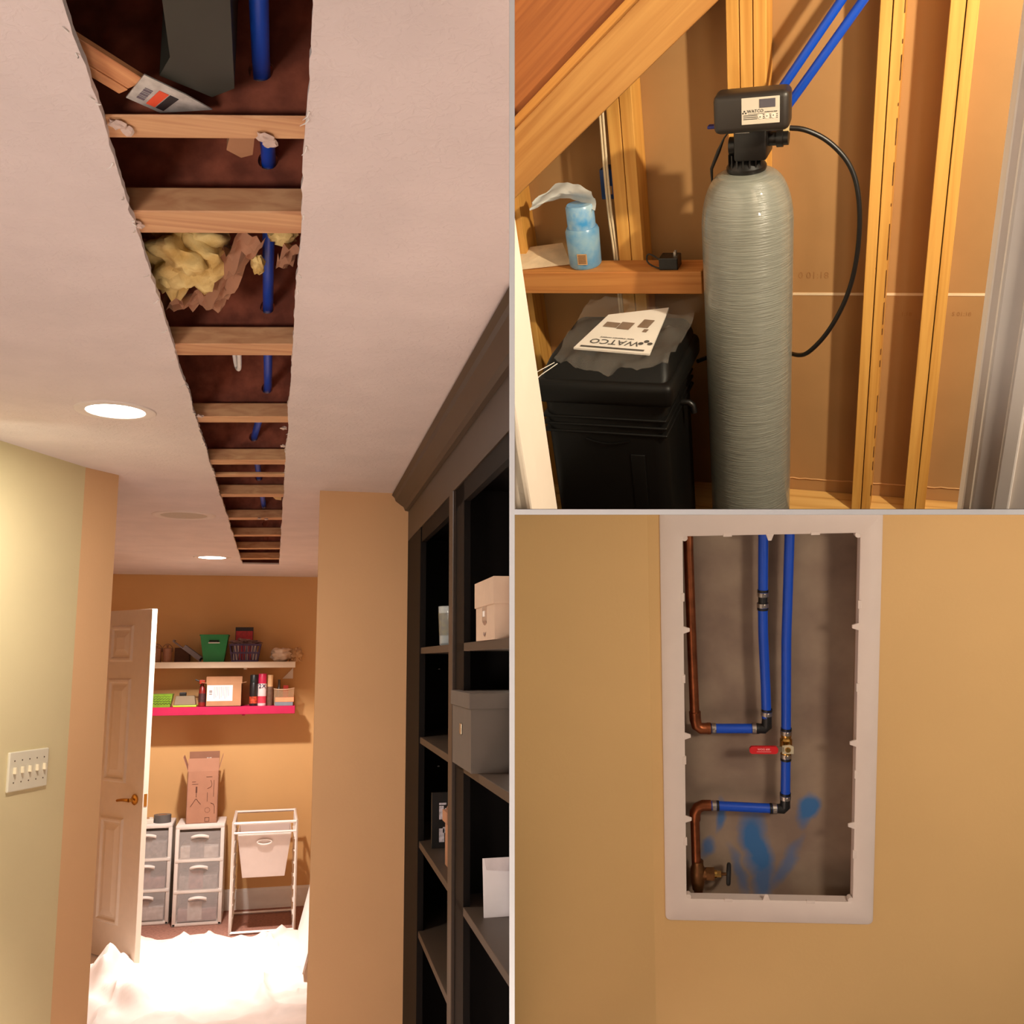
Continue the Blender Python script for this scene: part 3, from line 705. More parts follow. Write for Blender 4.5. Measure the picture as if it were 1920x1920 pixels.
# drop cloth, leaning drywall scrap
def cloth(u, v):  # the near stretch, out of view, is added to bounce light onto the ceiling
    y = -.5 + 7.08 * (1 - (1 - v) ** 1.6); k = max(0, min(1, (y - 3.72) / .15)); a = -.5 - .8 * k; c = (.40 if y < 3.40 else .14 + max(0, 3.50 - y) * 2.6) if y < 3.7 else .14 + .46 * k
    x = a + (c - a) * u
    y += (v ** 6) * (.10 * noise.noise((x * 3, 2, 0)) + .05 * math.sin(x * 9)) - .10 * v ** 8 * max(0, x + .3)
    z = .006 + .010 * abs(noise.noise((x * 3.1, y * 2.2, 1))) + .030 * max(0, .10 - abs(noise.noise((x * 1.6 + 3, y * 1.1, 4)))) / .10 + .022 * max(0, .07 - abs(noise.noise((x * 2.6 + 1, y * 2.3, 9)))) / .07 + .006 * noise.noise((x * 9, y * 7, 2))
    z += .014 * max(0, 1 - abs(y - 5.52 + .22 * (x + .25)) / .035) * max(0, 1 - abs(x + .15) / .4)
    z += .014 * v ** 30 * (1 + math.sin(x * 14))
    r2 = ((x + .80) / .13) ** 2 + ((y - 5.82) / .20) ** 2
    z += .15 * math.exp(-r2) * (1 + .5 * noise.noise((x * 14, y * 9, 8)))
    z += .05 * math.exp(-(((x + .70) / .22) ** 2 + ((y - 5.45) / .14) ** 2)) * (1 + .8 * math.sin(x * 26 + y * 16))
    return (x, y, max(z, .003))
o = B().sheet(cloth, 150, 230, .003).build('drop_cloth', mat('canvas_cloth', (226, 212, 204), .9, var=.05, scale=8, bump=.1, bscale=300), room=1, smooth=60); tag(o, 'wrinkled off-white drop cloth spread over the carpet', 'drop cloth')
t = thing('drywall_offcut', 'white drywall offcut leaning by the right side of the doorway', 'drywall', T(.205, 5.95, .045, 0, 0, R(14)))
B().box((0, -.35, 0), (.010, .55, .62)).build('sheet', white_paint, t)
B().box((.001, -.352, 0), (.009, -.349, .62)).build('edge', gyp_m, t)

# ------------------------------------------------------------------ bookcase along the right
olive = mat('olive_brown_paint', (64, 51, 40), .45, var=.06, scale=6)
inside = mat('inside_shaded_brown', (17, 12, 9), .6, spec=.12, var=.1, scale=6)  # the unlit interior's shade is put into this near-black brown
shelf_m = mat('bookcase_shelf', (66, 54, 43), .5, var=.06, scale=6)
t = thing('bookcase', 'built-in dark olive brown bookcase with crown moulding along the hallway', 'bookcase', T(.474, 3.540, 0, R(-1.43)))
Ln = 2.6
B().box((0, -Ln, 2.15), (.02, 0, 2.30)).build('frieze', olive, t, room=1)
prof = [(.02, 2.33), (-.058, 2.33), (-.062, 2.322), (-.052, 2.312), (-.048, 2.300), (-.030, 2.286), (-.018, 2.278), (-.012, 2.264), (.0, 2.262), (.02, 2.262)]
B().prism([(x, z) for x, z in prof], -.003, Ln, M=Matrix.Rotation(R(90), 4, 'X')).build('crown_moulding', olive, t, room=1, smooth=25)
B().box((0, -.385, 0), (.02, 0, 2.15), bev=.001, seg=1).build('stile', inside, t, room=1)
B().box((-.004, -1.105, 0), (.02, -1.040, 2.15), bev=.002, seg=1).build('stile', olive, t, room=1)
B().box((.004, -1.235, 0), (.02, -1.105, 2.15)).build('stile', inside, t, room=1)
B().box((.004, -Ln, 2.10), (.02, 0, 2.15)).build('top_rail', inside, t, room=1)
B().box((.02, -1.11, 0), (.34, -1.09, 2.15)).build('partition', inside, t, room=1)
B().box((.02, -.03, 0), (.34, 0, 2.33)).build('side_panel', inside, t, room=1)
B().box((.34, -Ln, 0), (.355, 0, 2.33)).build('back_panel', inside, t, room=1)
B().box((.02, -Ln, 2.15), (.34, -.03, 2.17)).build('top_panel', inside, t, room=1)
SH = [1.752, 1.466, 1.143, .872]
for k, z in enumerate(SH):
    B().box((.004, -1.09, z - .020), (.338, -.03, z), bev=.001, seg=1).build('shelf', shelf_m, t, room=1)
    if k < 3: B().box((.004, -Ln, z - .020), (.338, -1.11, z), bev=.001, seg=1).build('shelf', shelf_m, t, room=1)
for z in (1.68, 1.36, 1.02, .78):
    for y in (-.28, -1.42): B().lathe([(.004, 0), (.003, .003)], M=T(.08, y, z), seg=8).build('shelf_pin', steel, t)
# tumbler
t = thing('tumbler', 'printed clear glass tumbler on the top shelf of the bookcase', 'glass', T(.500, 2.80, SH[0]))
glass = mat('clear_glass', (225, 232, 230), .03, var=0, alpha=.30, spec=.9)
B().lathe([(.026, 0), (.029, .004), (.033, .115), (.031, .115), (.027, .008), (.001, .008)], seg=32, caps=False).build('wall', glass, t, smooth=40)
B().lathe([(.0303, .03), (.0328, .095)], seg=32, caps=False).build('print', mat('glass_print', (150, 132, 70), .5, var=.8, scale=90, alpha=.45, col2=(60, 60, 70)), t, smooth=40)
# lidded boxes
lb = mat('linen_box_white', (206, 178, 152), .7, var=.04, bump=.08, bscale=300)
t = thing('lidded_box', 'small off-white lidded box with a metal tag on the top bookcase shelf', 'box', T(.436, 2.12, SH[0], R(-1.4)))
B().box((.003, -.21, 0), (.20, 0, .075)).build('body', lb, t, room=1)
B().box((0, -.214, .072), (.20, .003, .128), bev=.001, seg=1).build('lid', lb, t, room=1)
h = B().box((.0005, -.125, .040), (.003, -.085, .072)).build('tag_holder', mat('nickel', (206, 186, 168), .35, metal=.6, var=.1), t)
B().box((0, -.116, .050), (.001, -.094, .062)).build('tag_window', paper, h)
B().sheet(lambda u, v: (.0005 + .004 * math.sin(3 * v), -.088 - .034 * u + .020 * (v - .3) * (u - .5), .040 - .030 * v + .006 * abs(u - .5)), 6, 6, .002).build('tassel', mat('nickel_b', (190, 168, 160), .3, metal=.7, var=.1), t)
gb = mat('linen_box_grey', (96, 86, 76), .7, var=.05, bump=.08, bscale=300)
t = thing('lidded_box', 'large grey lidded box with a small metal clasp on the second bookcase shelf', 'box', T(.428, 2.375, SH[1], R(-1.4)))
B().box((.004, -.265, 0), (.30, -.006, .145)).build('body', gb, t, room=1)
B().box((0, -.270, .138), (.30, 0, .172), bev=.001, seg=1).build('lid', gb, t, room=1)
B().box((.001, -.150, .075), (.004, -.125, .100), bev=.001).build('clasp', mat('pewter', (170, 156, 130), .3, metal=.9, var=.2, scale=90), t)
# envelope, poster, magazine file, white frame
t = thing('envelope', 'white open envelope leaning upright on the third bookcase shelf', 'envelope', T(.474, 2.20, SH[2], 0, R(-6)))
em = mat('envelope_white', (232, 226, 226), .75, var=.03, bump=.1, bscale=12)
B().box((0, 0, 0), (.17, .004, .125)).build('body', em, t, room=1)
B().prism([(.008, .10), (.17, .085), (.17, .125), (.004, .125)], 0, .002, M=XZ).build('flap', mat('envelope_shade', (206, 196, 196), .75), t, room=1)
t = thing('picture', 'black framed print with white shapes standing in the bookcase', 'picture', T(.492, 3.02, SH[2]))
B().box((-.005, 0, 0), (.075, .010, .165), bev=.001, seg=1).build('frame', mat('print_black', (26, 24, 22), .4, var=.05), t)
b = B()
for x0, z0, x1, z1 in ((.018, .085, .032, .125), (.036, .092, .050, .118), (.018, .018, .034, .058), (.030, .045, .052, .062), (.018, .128, .040, .134)): b.box((x0, -.001, z0), (x1, 0, z1))
b.build('white_shapes', mat('print_white', (206, 196, 200), .6, var=.3, scale=90), t)
t = thing('magazine_file', 'tan cardboard magazine file on the third bookcase shelf behind the stile', 'file', T(.490, 2.72, SH[2]))
mf = mat('tan_card', (178, 128, 96), .8, var=.05)
B().prism([(0, 0), (.10, 0), (.10, .235), (.02, .235), (.008, .165), (0, .150)], -.004, 0, M=XZ).build('side', mf, t)
B().prism([(0, 0), (.10, 0), (.10, .235), (.02, .235), (.008, .165), (0, .150)], -.066, -.062, M=XZ).build('side', mf, t)
B().box((-.002, 0, 0), (0, .066, .145)).build('front', mf, t)
B().box((-.010, -.003, .120), (.002, .066, .150)).build('front_band', mf, t)
t = thing('framed_photo', 'small white picture frame on the lowest visible bookcase shelf', 'picture frame', T(.470, 2.60, SH[3], R(-20), R(-12)))
b = B()
for a, c in (((0, 0), (.10, .012)), ((0, .098), (.10, .11)), ((0, 0), (.012, .11)), ((.088, 0), (.10, .11))): b.box((a[0], 0, a[1]), (c[0], .008, c[1]), bev=.001, seg=1)
b.build('frame', white_paint, t); B().box((.01, .003, .01), (.09, .006, .10)).build('print', mat('print_grey', (150, 130, 110), .6, var=.4, scale=40), t)

# ================================================================== CLOSET
ply_gyp = mat('gypsum_backing_paper', (172, 130, 82), .85, var=.05, scale=5, bump=.05, bscale=120)
stud_m = wood('stud_pine', (224, 168, 84), (198, 136, 56), 2, 46)
wb = struct(B().box((-1.5, 2.60, -.35), (.95, 2.62, 2.2)).build('wall_back', ply_gyp, M=M2, room=2), 'brown paper back of drywall behind the closet studs')
B().box((-.36, 2.5985, .641), (.95, 2.6005, .648)).build('seam', mat('seam_white', (236, 212, 176), .8, var=.05), wb, room=2)
b = B(); n = 60
b.tube([(-.42 + 1.1 * i / n, 2.599, .040 + .004 * noise.noise((i * .9, 0, 0)) - .012 * max(0, noise.noise((i * .5, 3, 0)) - .3) + .012 * i / n) for i in range(n + 1)], .0022, 5)
b.build('torn_paper_line', mat('torn_paper', (206, 160, 108), .9), wb, room=2)
prn = mat('faded_print', (160, 116, 70), .9, var=0)
B().text('0 01:18', .027, face_y(-.302, 2.5995, .697)).build('printed_code', prn, wb)
B().text('1:18', .016, face_y(-.06, 2.5995, .588)).build('printed_code', prn, wb); B().text('S 01:18', .016, face_y(.075, 2.5995, .590)).build('printed_code', prn, wb)
for i, (x0, x1) in enumerate([(-.1655, -.1398), (-.1374, -.113), (-.022, .0088), (.0112, .036), (-.506, -.4762), (-.4740, -.4450), (-.4428, -.413), (-.818, -.7832), (-.7808, -.748), (-1.13, -1.097)]):
    s_ = B().box((x0, 2.511, -.3), (x1, 2.60, 2.1), bev=.0012, seg=1).build('stud', stud_m, wb, room=2)
bark = mat('bark_edge', (104, 62, 24), .9, var=.4, scale=60)
b = B()
for i in range(34):
    z = .05 + 1.3 * random.random()
    b.box((-.1145, 2.5104, z), (-.1125, 2.5165, z + .006 + .05 * random.random() ** 2))
b.build('wane_strip', bark, wb)['kind'] = 'stuff'
for x, z in ((.0105, 1.215), (.0105, .985), (.018, 1.30), (.0105, .33), (-.15, .75), (-.49, 1.20), (-.46, 1.30), (-.80, .90)):
    B().lathe([(.0001, -.0006), (.0042, -.0006), (.0046, 0)], M=T(x + .006, 2.511, z, 0, R(90)), seg=12, caps=False).build('knot', mat('knot_brown', (118, 66, 26), .8, var=.2), wb)
# plank floor
plank_m = wood('pale_plank', (224, 180, 108), (198, 148, 78), 0, 40)
fl = struct(B().box((-1.5, .9, -.05), (.95, 2.62, -.012)).build('floor', plank_m, M=M2, room=2), 'pale plank floor of the closet')
for k in range(9): B().box((-1.5, 2.60 - .14 * (k + 1) + .0015, -.012), (.95, 2.60 - .14 * k - .0015, 0), bev=.001, seg=1).build('plank', plank_m, fl, room=2)
# jambs of the closet doorway
jamb_m = mat('jamb_paint', (226, 214, 200), .5, var=.02)
j = struct(B().box((-.80, 1.20, -.6), (-.586, 1.32, 2.6), bev=.002, seg=1).build('trim_1', jamb_m, M=M2, room=2), 'white door jamb beside the black brine tank')
B().box((-.600, 1.20, -.6), (-.580, 1.245, 2.6), bev=.002, seg=1).build('door_stop', jamb_m, j, room=2)
B().box((-.82, 1.183, -.6), (-.607, 1.20, 2.6), bev=.003).build('casing', jamb_m, j, room=2)
j = struct(B().box((.063, 1.20, -.6), (.40, 1.32, 2.6), bev=.002, seg=1).build('trim_2', jamb_m, M=M2, room=2), 'white door jamb beside the right closet stud')
B().box((.072, 1.183, -.6), (.40, 1.20, 2.6), bev=.004).build('casing', jamb_m, j, room=2)
B().box((.098, 1.176, -.6), (.118, 1.184, 2.6), bev=.003).build('bead', jamb_m, j, room=2)
# sloping stringer and plywood
beam_m = wood('stringer_fir', (204, 150, 82), (176, 118, 56), 0, 40)
an = math.atan(.755)
sm = M2 @ T(-.78, 2.38, 1.2055, 0, 0, -an)
t = thing('stair_stringer', 'wide sloping timber stair stringer crossing the upper closet', 'beam', sm)
B().box((-.62, 0, 0), (.95, .038, .122), bev=.0025).build('board', beam_m, t, room=2)
B().box((-.62, .012, .122), (.95, .036, .146), bev=.002).build('edge_batten', wood('batten', (220, 158, 78), (186, 124, 52), 0, 50), t, room=2)
for x, z in ((-.16, .06), (.02, .085), (.18, .05)): B().lathe([(.0001, -.0008), (.006, -.0008), (.007, 0)], M=T(x, 0, z, 0, R(90)) @ Matrix.Scale(.5, 4, (0, 1, 0)), seg=12, caps=False).build('knot', mat('knot_brown', (118, 66, 26), .8, var=.2), t)
o = B().box((-.62, .040, .130), (.95, .058, 1.2)).build('plywood_sheet', wood('red_plywood', (176, 108, 54), (150, 86, 40), 0, 70), M=sm, room=2)
tag(o, 'reddish brown plywood sheet above the sloping stringer', 'plywood')
# blocking board across the studs
t = thing('blocking_board', 'horizontal timber board across the closet studs holding the blue pack', 'board', M2 @ T(-.566, 2.42, .716))
B().box((-.75, 0, 0), (0, .0905, .063), bev=.003).build('board', wood('block_pine', (204, 138, 72), (180, 110, 50), 0, 50), t, room=2)
for x, z in ((-.235, .032), (-.41, .018)): B().lathe([(.0001, -.0006), (.005, -.0006), (.0055, 0)], M=T(x, 0, z, 0, R(90)), seg=12, caps=False).build('knot', mat('knot_brown', (118, 66, 26), .8, var=.2), t)

# softener tank with control head
TX, TY = -.436, 2.369
fibre = mat('fibreglass_wrap', (134, 136, 127), .30, var=.12, scale=6, stretch=(2.5, 2.5, 60), bump=.45, bscale=6, coat=.7, dist=.006)
t = thing('softener_tank', 'tall grey fibreglass water softener tank with black control head', 'water softener', M2 @ T(TX, TY, 0))
pf = [(.10, -.3), (.1105, -.28), (.1105, .925)]
for i in range(1, 13):
    a = R(90 * i / 12); pf.append((.034 + .0765 * math.cos(a) ** .72, .920 + .132 * math.sin(a) ** 1.08))
B().lathe(pf, seg=64).build('vessel', fibre, t, room=2, smooth=40)
B().lathe([(.043, 1.046), (.047, 1.056), (.047, 1.062), (.030, 1.086), (.030, 1.12)], seg=32).build('neck_flange', black_plastic, t, smooth=30)
HX = .027
B().box((HX - .047, -.052, 1.085), (HX + .028, .04, 1.165), bev=.006).build('valve_body', black_plastic, t, smooth=40)
B().tube([(HX + .02, -.012, 1.125), (HX + .072, -.012, 1.125)], [.017, .017], 20).build('side_port', black_plastic, t, smooth=40)
B().tube([(HX + .046, -.012, 1.125), (HX + .060, -.012, 1.125)], .021, 16).build('port_nut', black_plastic, t, smooth=40)
B().tube([(HX - .045, -.02, 1.115), (HX - .062, -.02, 1.115)], .020, 16).build('side_port', black_plastic, t, smooth=40)
b = B()
for i in range(7):
    a = R(-150 + 20 * i); b.box((-.002, 0, 1.058), (.002, .044, 1.095), M=Matrix.Rotation(a - R(90) + R(0), 4, 'Z'))
b.build('ribs', black_plastic, t)
B().box((HX - .042, -.0545, 1.150), (HX - .010, -.052, 1.161)).build('brand_tag', paper, t)
B().text('greenlock', .0075, face_y(HX - .026, -.0546, 1.1555)).build('brand_lettering', mat('red_ink', (176, 60, 50), .6, var=0), t)
t0 = t
HM = T(HX, -.060, 0, R(3.5)) @ T(-HX, .060, 0)
hd = B().box((HX - .083, -.104, 1.160), (HX + .083, -.030, 1.246), M=HM, bev=.015, seg=4).build('head_cover', mat('head_black', (44, 38, 34), .42, var=.08, scale=8), t0, smooth=50)
t = t0
B().box((HX - .020, -.1052, 1.180), (HX + .062, -.1035, 1.236), M=HM, bev=.0006, seg=1).build('label_plate', mat('label_silver', (206, 196, 180), .5, var=.02), hd)
B().box((HX + .019, -.1064, 1.214), (HX + .053, -.1050, 1.232), M=HM, bev=.0004, seg=1).build('display', mat('lcd_grey', (92, 88, 96), .2, var=0), hd)
b = B().text('WATCO', .0092, HM @ face_y(HX + .010, -.1054, 1.2075)).text('PROFESSIONAL SERIES', .0027, HM @ face_y(HX + .0435, -.1054, 1.2045))
for k in range(3):
    z = 1.199 - .0038 * k
    b.box((HX - .016, -.1056, z - .0007), (HX + .014, -.1051, z + .0007), M=HM)
    for x in (.0275, .0415, .056): b.box((HX + x - .001, -.1056, z - .0007), (HX + x + .002, -.1051, z + .0007), M=HM)
b.box((HX - .006, -.1056, 1.2015), (HX + .030, -.1051, 1.2022), M=HM)
for q in range(3): b.lathe([(.0016, 0), (.0018, .0004)], M=HM @ T(HX - .0165 + .0030 * q, -.1054, 1.2045 + (.004 if q == 1 else 0), 0, R(90)), seg=10)
b.build('label_print', ink, hd)
for x, ch in ((.0205, 'O'), (.035, '>'), (.049, '^')):
    B().text({'O': 'o', '>': '>', '^': '^'}[ch], .007, HM @ face_y(HX + x, -.1064, 1.1955)).build('button_mark', ink, hd)
    bt = B().lathe([(.0052, 0), (.0050, .0010)], M=HM @ T(HX + x, -.1052, 1.1955, 0, R(90)), seg=20).build('button', mat('button_white', (226, 218, 204), .5, var=0), hd, smooth=40)
# drain hose and brine line
t = thing('hose', 'black plastic hose arching from the control head down behind the tank', 'hose', M2 @ T(-.34, 2.36, 1.145))
L = [(-.002, 0, 0), (.035, .03, -.040 + .028), (.09, .04, -.045), (.142, .04, -.105), (.163, .035, -.185), (.166, .035, -.295), (.150, .035, -.41), (.108, .03, -.51), (.060, .035, -.575), (.03, .055, -.60), (-.02, .125, -.62), (-.12, .14, -.63), (-.20, .10, -.62), (-.236, .02, -.606)]
B().tube(L, .0060, 12, 3).build('tube', black_plastic, t, smooth=60)
B().tube([(-.018, 0, .001), (.004, 0, .0)], .0105, 6).build('compression_nut', mat('nut_pale', (206, 180, 130), .4, var=.04), t)
# blue pipes up from the valve
for i, (x0, z0, x1, z1) in enumerate([(-.395, 1.175, -.10, 1.578), (-.375, 1.144, -.05, 1.572)]):
    o = B().tube([(x0, 2.46, z0), (x1, 2.475, z1)], .0105, 16).build('water_pipe', blue_pex, M=M2, room=2, smooth=40)
    tag(o, ['blue water pipe rising from the control head, nearest the triple stud', 'blue water pipe rising from the control head, nearest the rough-edged stud'][i], 'pipe', 'blue pipes above the softener')
t = thing('power_cable', 'thin black power cord hanging from the control head to the board', 'cord', M2 @ T(-.492, 2.36, 1.13))
B().tube([(.03, 0, .03), (.006, 0, -.0), (-.008, .0, -.03), (-.030, .02, -.075), (-.034, .04, -.13)], [.002, .002, .005, .004, .002], 8, 0).build('cord', black_plastic, t, smooth=60)
B().box((-.022, -.05, .034), (.012, -.03, .041), bev=.002).build('blue_tab', mat('blue_tab', (28, 36, 130), .4), t)

# brine tank
bk = mat('brine_black', (9, 8, 7), .48, spec=.25, var=.1, scale=6, bump=.05, bscale=80)
t = thing('brine_tank', 'black square brine tank with a domed lid beside the grey softener tank', 'brine tank', M2 @ T(-.76, 2.25, 0))
B().box((-.172, -.150, -.30), (.160, .150, .60), bev=.035, seg=4).build('body', bk, t, room=2, smooth=50)
B().frustum((-.186, -.166), (.186, .166), .545, (-.186, -.166), (.186, .166), .612, bev=.02, seg=4).build('lid_rim', bk, t, room=2, smooth=50)
B().frustum((-.180, -.160), (.180, .160), .600, (-.150, -.095), (.160, .150), .664, bev=.022, seg=4).build('lid', bk, t, room=2, smooth=50)
for k in range(3): B().box((-.176, -.154, .50 - .022 * k), (.164, .154, .508 - .022 * k), bev=.003).build('moulded_band', bk, t, room=2, smooth=50)
B().box((.06, -.153, -.3), (.10, -.149, .40), bev=.003).build('corner_rib', bk, t, room=2, smooth=50)
B().tube([(.158, .02, .47), (.190, .02, .47), (.194, .02, .44)], .0085, 10, 1).build('overflow_elbow', black_plastic, t, smooth=60)
B().tube([(-.06 + .01 * i, -.152, .44 - .012 * math.sin(math.pi * i / 12)) for i in range(13)], .003, 6).build('moulded_grip', bk, t, smooth=60)
# manual in a plastic bag on the lid
MB = M2 @ T(-.745, 2.24, .669, R(-2))
t = thing('manual', 'upside-down white product manual lying in its bag on the brine tank lid', 'manual', MB)
mp_ = [(-.100, -.085), (.110, -.10), (.085, .165), (-.070, .112)]
hz = lambda y: .007 + .036 * (y + .10)
b = B(); b._add([(p[0], p[1], hz(p[1]) - .005) for p in mp_] + [(p[0], p[1], hz(p[1])) for p in mp_], [(3, 2, 1, 0), (4, 5, 6, 7), (0, 1, 5, 4), (1, 2, 6, 5), (2, 3, 7, 6), (3, 0, 4, 7)])
b.build('pages', paper, t)
tilt = lambda x, y, rz=0.: T(x, y, hz(y) + .0012, 0, R(2.06)) @ Matrix.Rotation(R(180) + rz, 4, 'Z')
b = B().text('WATCO', .036, tilt(.0, -.048, R(-4)), .0003).text('water treatment company', .009, tilt(.0, -.026, R(-4)), .0003)
b.box((-.088, -.0035, 0), (.088, .0035, .0005), M=tilt(.004, -.081, R(-4)))
for q in range(3): b.lathe([(.007, 0), (.007, .0004)], M=tilt(.072 + .012 * q, -.050 + (.012 if q == 1 else 0)), seg=12)
b.build('lettering', ink, t)
gy = mat('photo_grey', (120, 96, 76), .6, var=.1)
for x, y, w_, h_ in ((-.040, .050, .040, .028), (.0, .046, .036, .040), (.052, .062, .030, .046), (.062, .022, .012, .016)): B().box((-w_ / 2, -h_ / 2, -.0002), (w_ / 2, h_ / 2, .0004), M=tilt(x, y, R(-8))).build('picture', gy, t)
film = mat('plastic_film', (236, 226, 214), .06, var=0, alpha=.085, bump=.4, bscale=14, spec=.9)
def bagf(u, v):
    x = -.125 + .30 * u - .03 * v * (1 - u); y = -.16 + .40 * v - .05 * math.sin(math.pi * u) * (1 - v)
    z = .016 + .05 * max(0, y) + .020 * noise.fractal(Vector((u * 5, v * 5, 2)), 1, 2, 4) - .10 * max(0, -.13 - y)
    z += .03 * max(0, u - .8) / .2 * noise.noise((u * 9, v * 6, 3))
    return (x, y, max(z, -.02 if y < -.12 else hz(y) + .003))
o = B().sheet(bagf, 26, 30).build('plastic_bag', film, M=MB, smooth=40); tag(o, 'clear crinkled plastic bag around the manual on the brine tank lid', 'bag')
o = B().tube([(-.125, -.16, .0), (-.16, -.19, -.012), (-.19, -.22, -.03)], .0012, 6).tube([(-.115, -.165, .0), (-.145, -.20, -.014), (-.17, -.225, -.03)], .0012, 6).build('cable_tie', paper, M=MB); tag(o, 'two thin white ties sticking out of the plastic bag', 'tie')
# blue pack with torn film
BM = M2 @ T(-.905, 2.475, .779)
t = thing('wrapped_pack', 'light blue shrink-wrapped pack with its plastic torn open on the board', 'pack', BM)
bl = mat('blue_wrap', (96, 158, 206), .3, var=.25, scale=22, col2=(150, 186, 206))
bl2 = mat('blue_wrap_bright', (70, 160, 226), .3, var=.3, scale=26, col2=(176, 206, 222))
B().lathe([(.040, 0), (.045, .006), (.046, .06), (.047, .100), (.042, .110)], seg=28).build('lower_roll', bl, t, smooth=40)
B().lathe([(.037, .106), (.039, .112), (.039, .165), (.035, .172)], seg=28).build('upper_roll', bl2, t, smooth=40)
B().box((-.006, -.047, .018), (.022, -.0455, .048)).build('barcode_panel', mat('code_tan', (206, 160, 110), .7), t)
b = B()
for i in range(6): b.box((-.003, -.0478, .022 + .0042 * i), (.019, -.0470, .0238 + .0042 * i))
b.build('barcode', mat('code_brown', (110, 70, 40), .7, var=0), t)
b = B()
for i in range(9): b.box((-.030, -.0345 - .0005 * i * 0, .052 + .005 * i), (-.012, -.0335, .0535 + .005 * i))
b.build('printed_lines', mat('wrap_ink', (70, 96, 130), .6, var=0), t)
def flapf(u, v):
    x = .05 - .185 * u; y = -.02 + .03 * math.sin(u * 3) ; w = .055 * (1 - .75 * u ** 2)
    z = .178 + .020 * math.sin(u * 2.6) - .035 * max(0, u - .55) + w * (v - .35) + .006 * noise.noise((u * 7, v * 5, 1))
    return (x, y + .014 * math.sin(v * 5 + u * 4), z)
B().sheet(flapf, 20, 8).build('torn_film', mat('white_film', (220, 222, 220), .3, var=.08, scale=25), t, smooth=50)
# paper and adapter on the board
o = B()
o._add([(-1.2, 2.405, .781), (-.95, 2.475, .781), (-1.0, 2.56, .812), (-1.2, 2.53, .800), (-1.2, 2.405, .783), (-.95, 2.475, .783), (-1.0, 2.56, .814), (-1.2, 2.53, .802)], [(3, 2, 1, 0), (4, 5, 6, 7), (0, 1, 5, 4), (1, 2, 6, 5), (2, 3, 7, 6), (3, 0, 4, 7)])
o = o.build('paper_sheet', mat('note_paper', (226, 200, 166), .8, var=.12, scale=22), M=M2, room=2); tag(o, 'printed paper sheet lying on the board beside the blue pack', 'paper')
t = thing('power_adapter', 'small black power adapter on the end of the closet board', 'adapter', M2 @ T(-.657, 2.452, .779))
B().box((-.026, -.022, 0), (.026, .022, .034), bev=.003).build('body', black_plastic, t)
for y in (-.006, .006): B().box((.012, y - .001, .034), (.018, y + .001, .046)).build('prong', steel, t)
B().tube([(-.026, 0, .02), (-.045, 0, .034), (-.062, .0, .040), (-.064, -.005, .018), (-.045, -.008, .006), (-.020, -.02, .004)], .0022, 8, 2).build('cord', black_plastic, t, smooth=60)
# junction box and cables beside the left studs
t = thing('junction_box', 'blue plastic electrical box with a tan label on the left stud', 'junction box', M2 @ T(-.835, 2.525, .945))
B().box((-.022, 0, 0), (.0165, .05, .08), bev=.002).build('box', mat('box_blue', (26, 62, 122), .4, var=.05), t)
B().box((-.010, -.001, .014), (.010, 0, .036)).build('box_label', mat('code_tan', (206, 160, 110), .7), t)
cb = mat('cable_sheath', (226, 206, 170), .5, var=.04)
for i, dx in enumerate((0, .008)):
    o = B().tube([(-.836 + dx, 2.516, 1.26), (-.838 + dx, 2.512, 1.04), (-.838 + dx, 2.514, .90), (-.834 + dx, 2.522, .80), (-.832 + dx, 2.522, .60), (-.832 + dx, 2.52, .30)], .0036, 8, 2).build('cable', cb, M=M2, smooth=60)
    tag(o, 'cream electrical cable running down beside the left stud in the closet', 'cable', 'cables beside the closet stud')

# ================================================================== ACCESS WALL
WY = 1.989
awall = mat('warm_yellow_wall', (218, 176, 116), .72, var=.02, scale=3, bump=.08, bscale=140)
X0, X1, ZB, ZT = .136, .495, .272, 1.096
def ring(b, ox0, ox1, oz0, oz1, ix0, ix1, iz0, iz1, y0, y1):
    vs = []
    for y in (y0, y1): vs += [(ox0, y, oz0), (ox1, y, oz0), (ox1, y, oz1), (ox0, y, oz1), (ix0, y, iz0), (ix1, y, iz0), (ix1, y, iz1), (ix0, y, iz1)]
    fs = []
    for k in range(4):
        j = (k + 1) % 4
        fs += [(k, j, 4 + j, 4 + k), (8 + k, 12 + k, 12 + j, 8 + j), (k, 8 + k, 8 + j, j), (4 + k, 4 + j, 12 + j, 12 + k)]
    b._add(vs, fs); return b
struct(ring(B(), .064, 1.3, -.4, 1.6, X0 - .008, X1 + .008, ZB - .008, ZT + .008, WY, WY + .013).build('wall_front', awall, M=M3, room=3), 'warm yellow wall with the access opening')
struct(B().prism([(.064, 1.989), (-.75, 1.63), (-.75, 1.65), (.064, 2.01)], -.4, 1.6).build('wall_side', awall, M=M3, room=3), 'warm yellow side wall meeting the access wall')
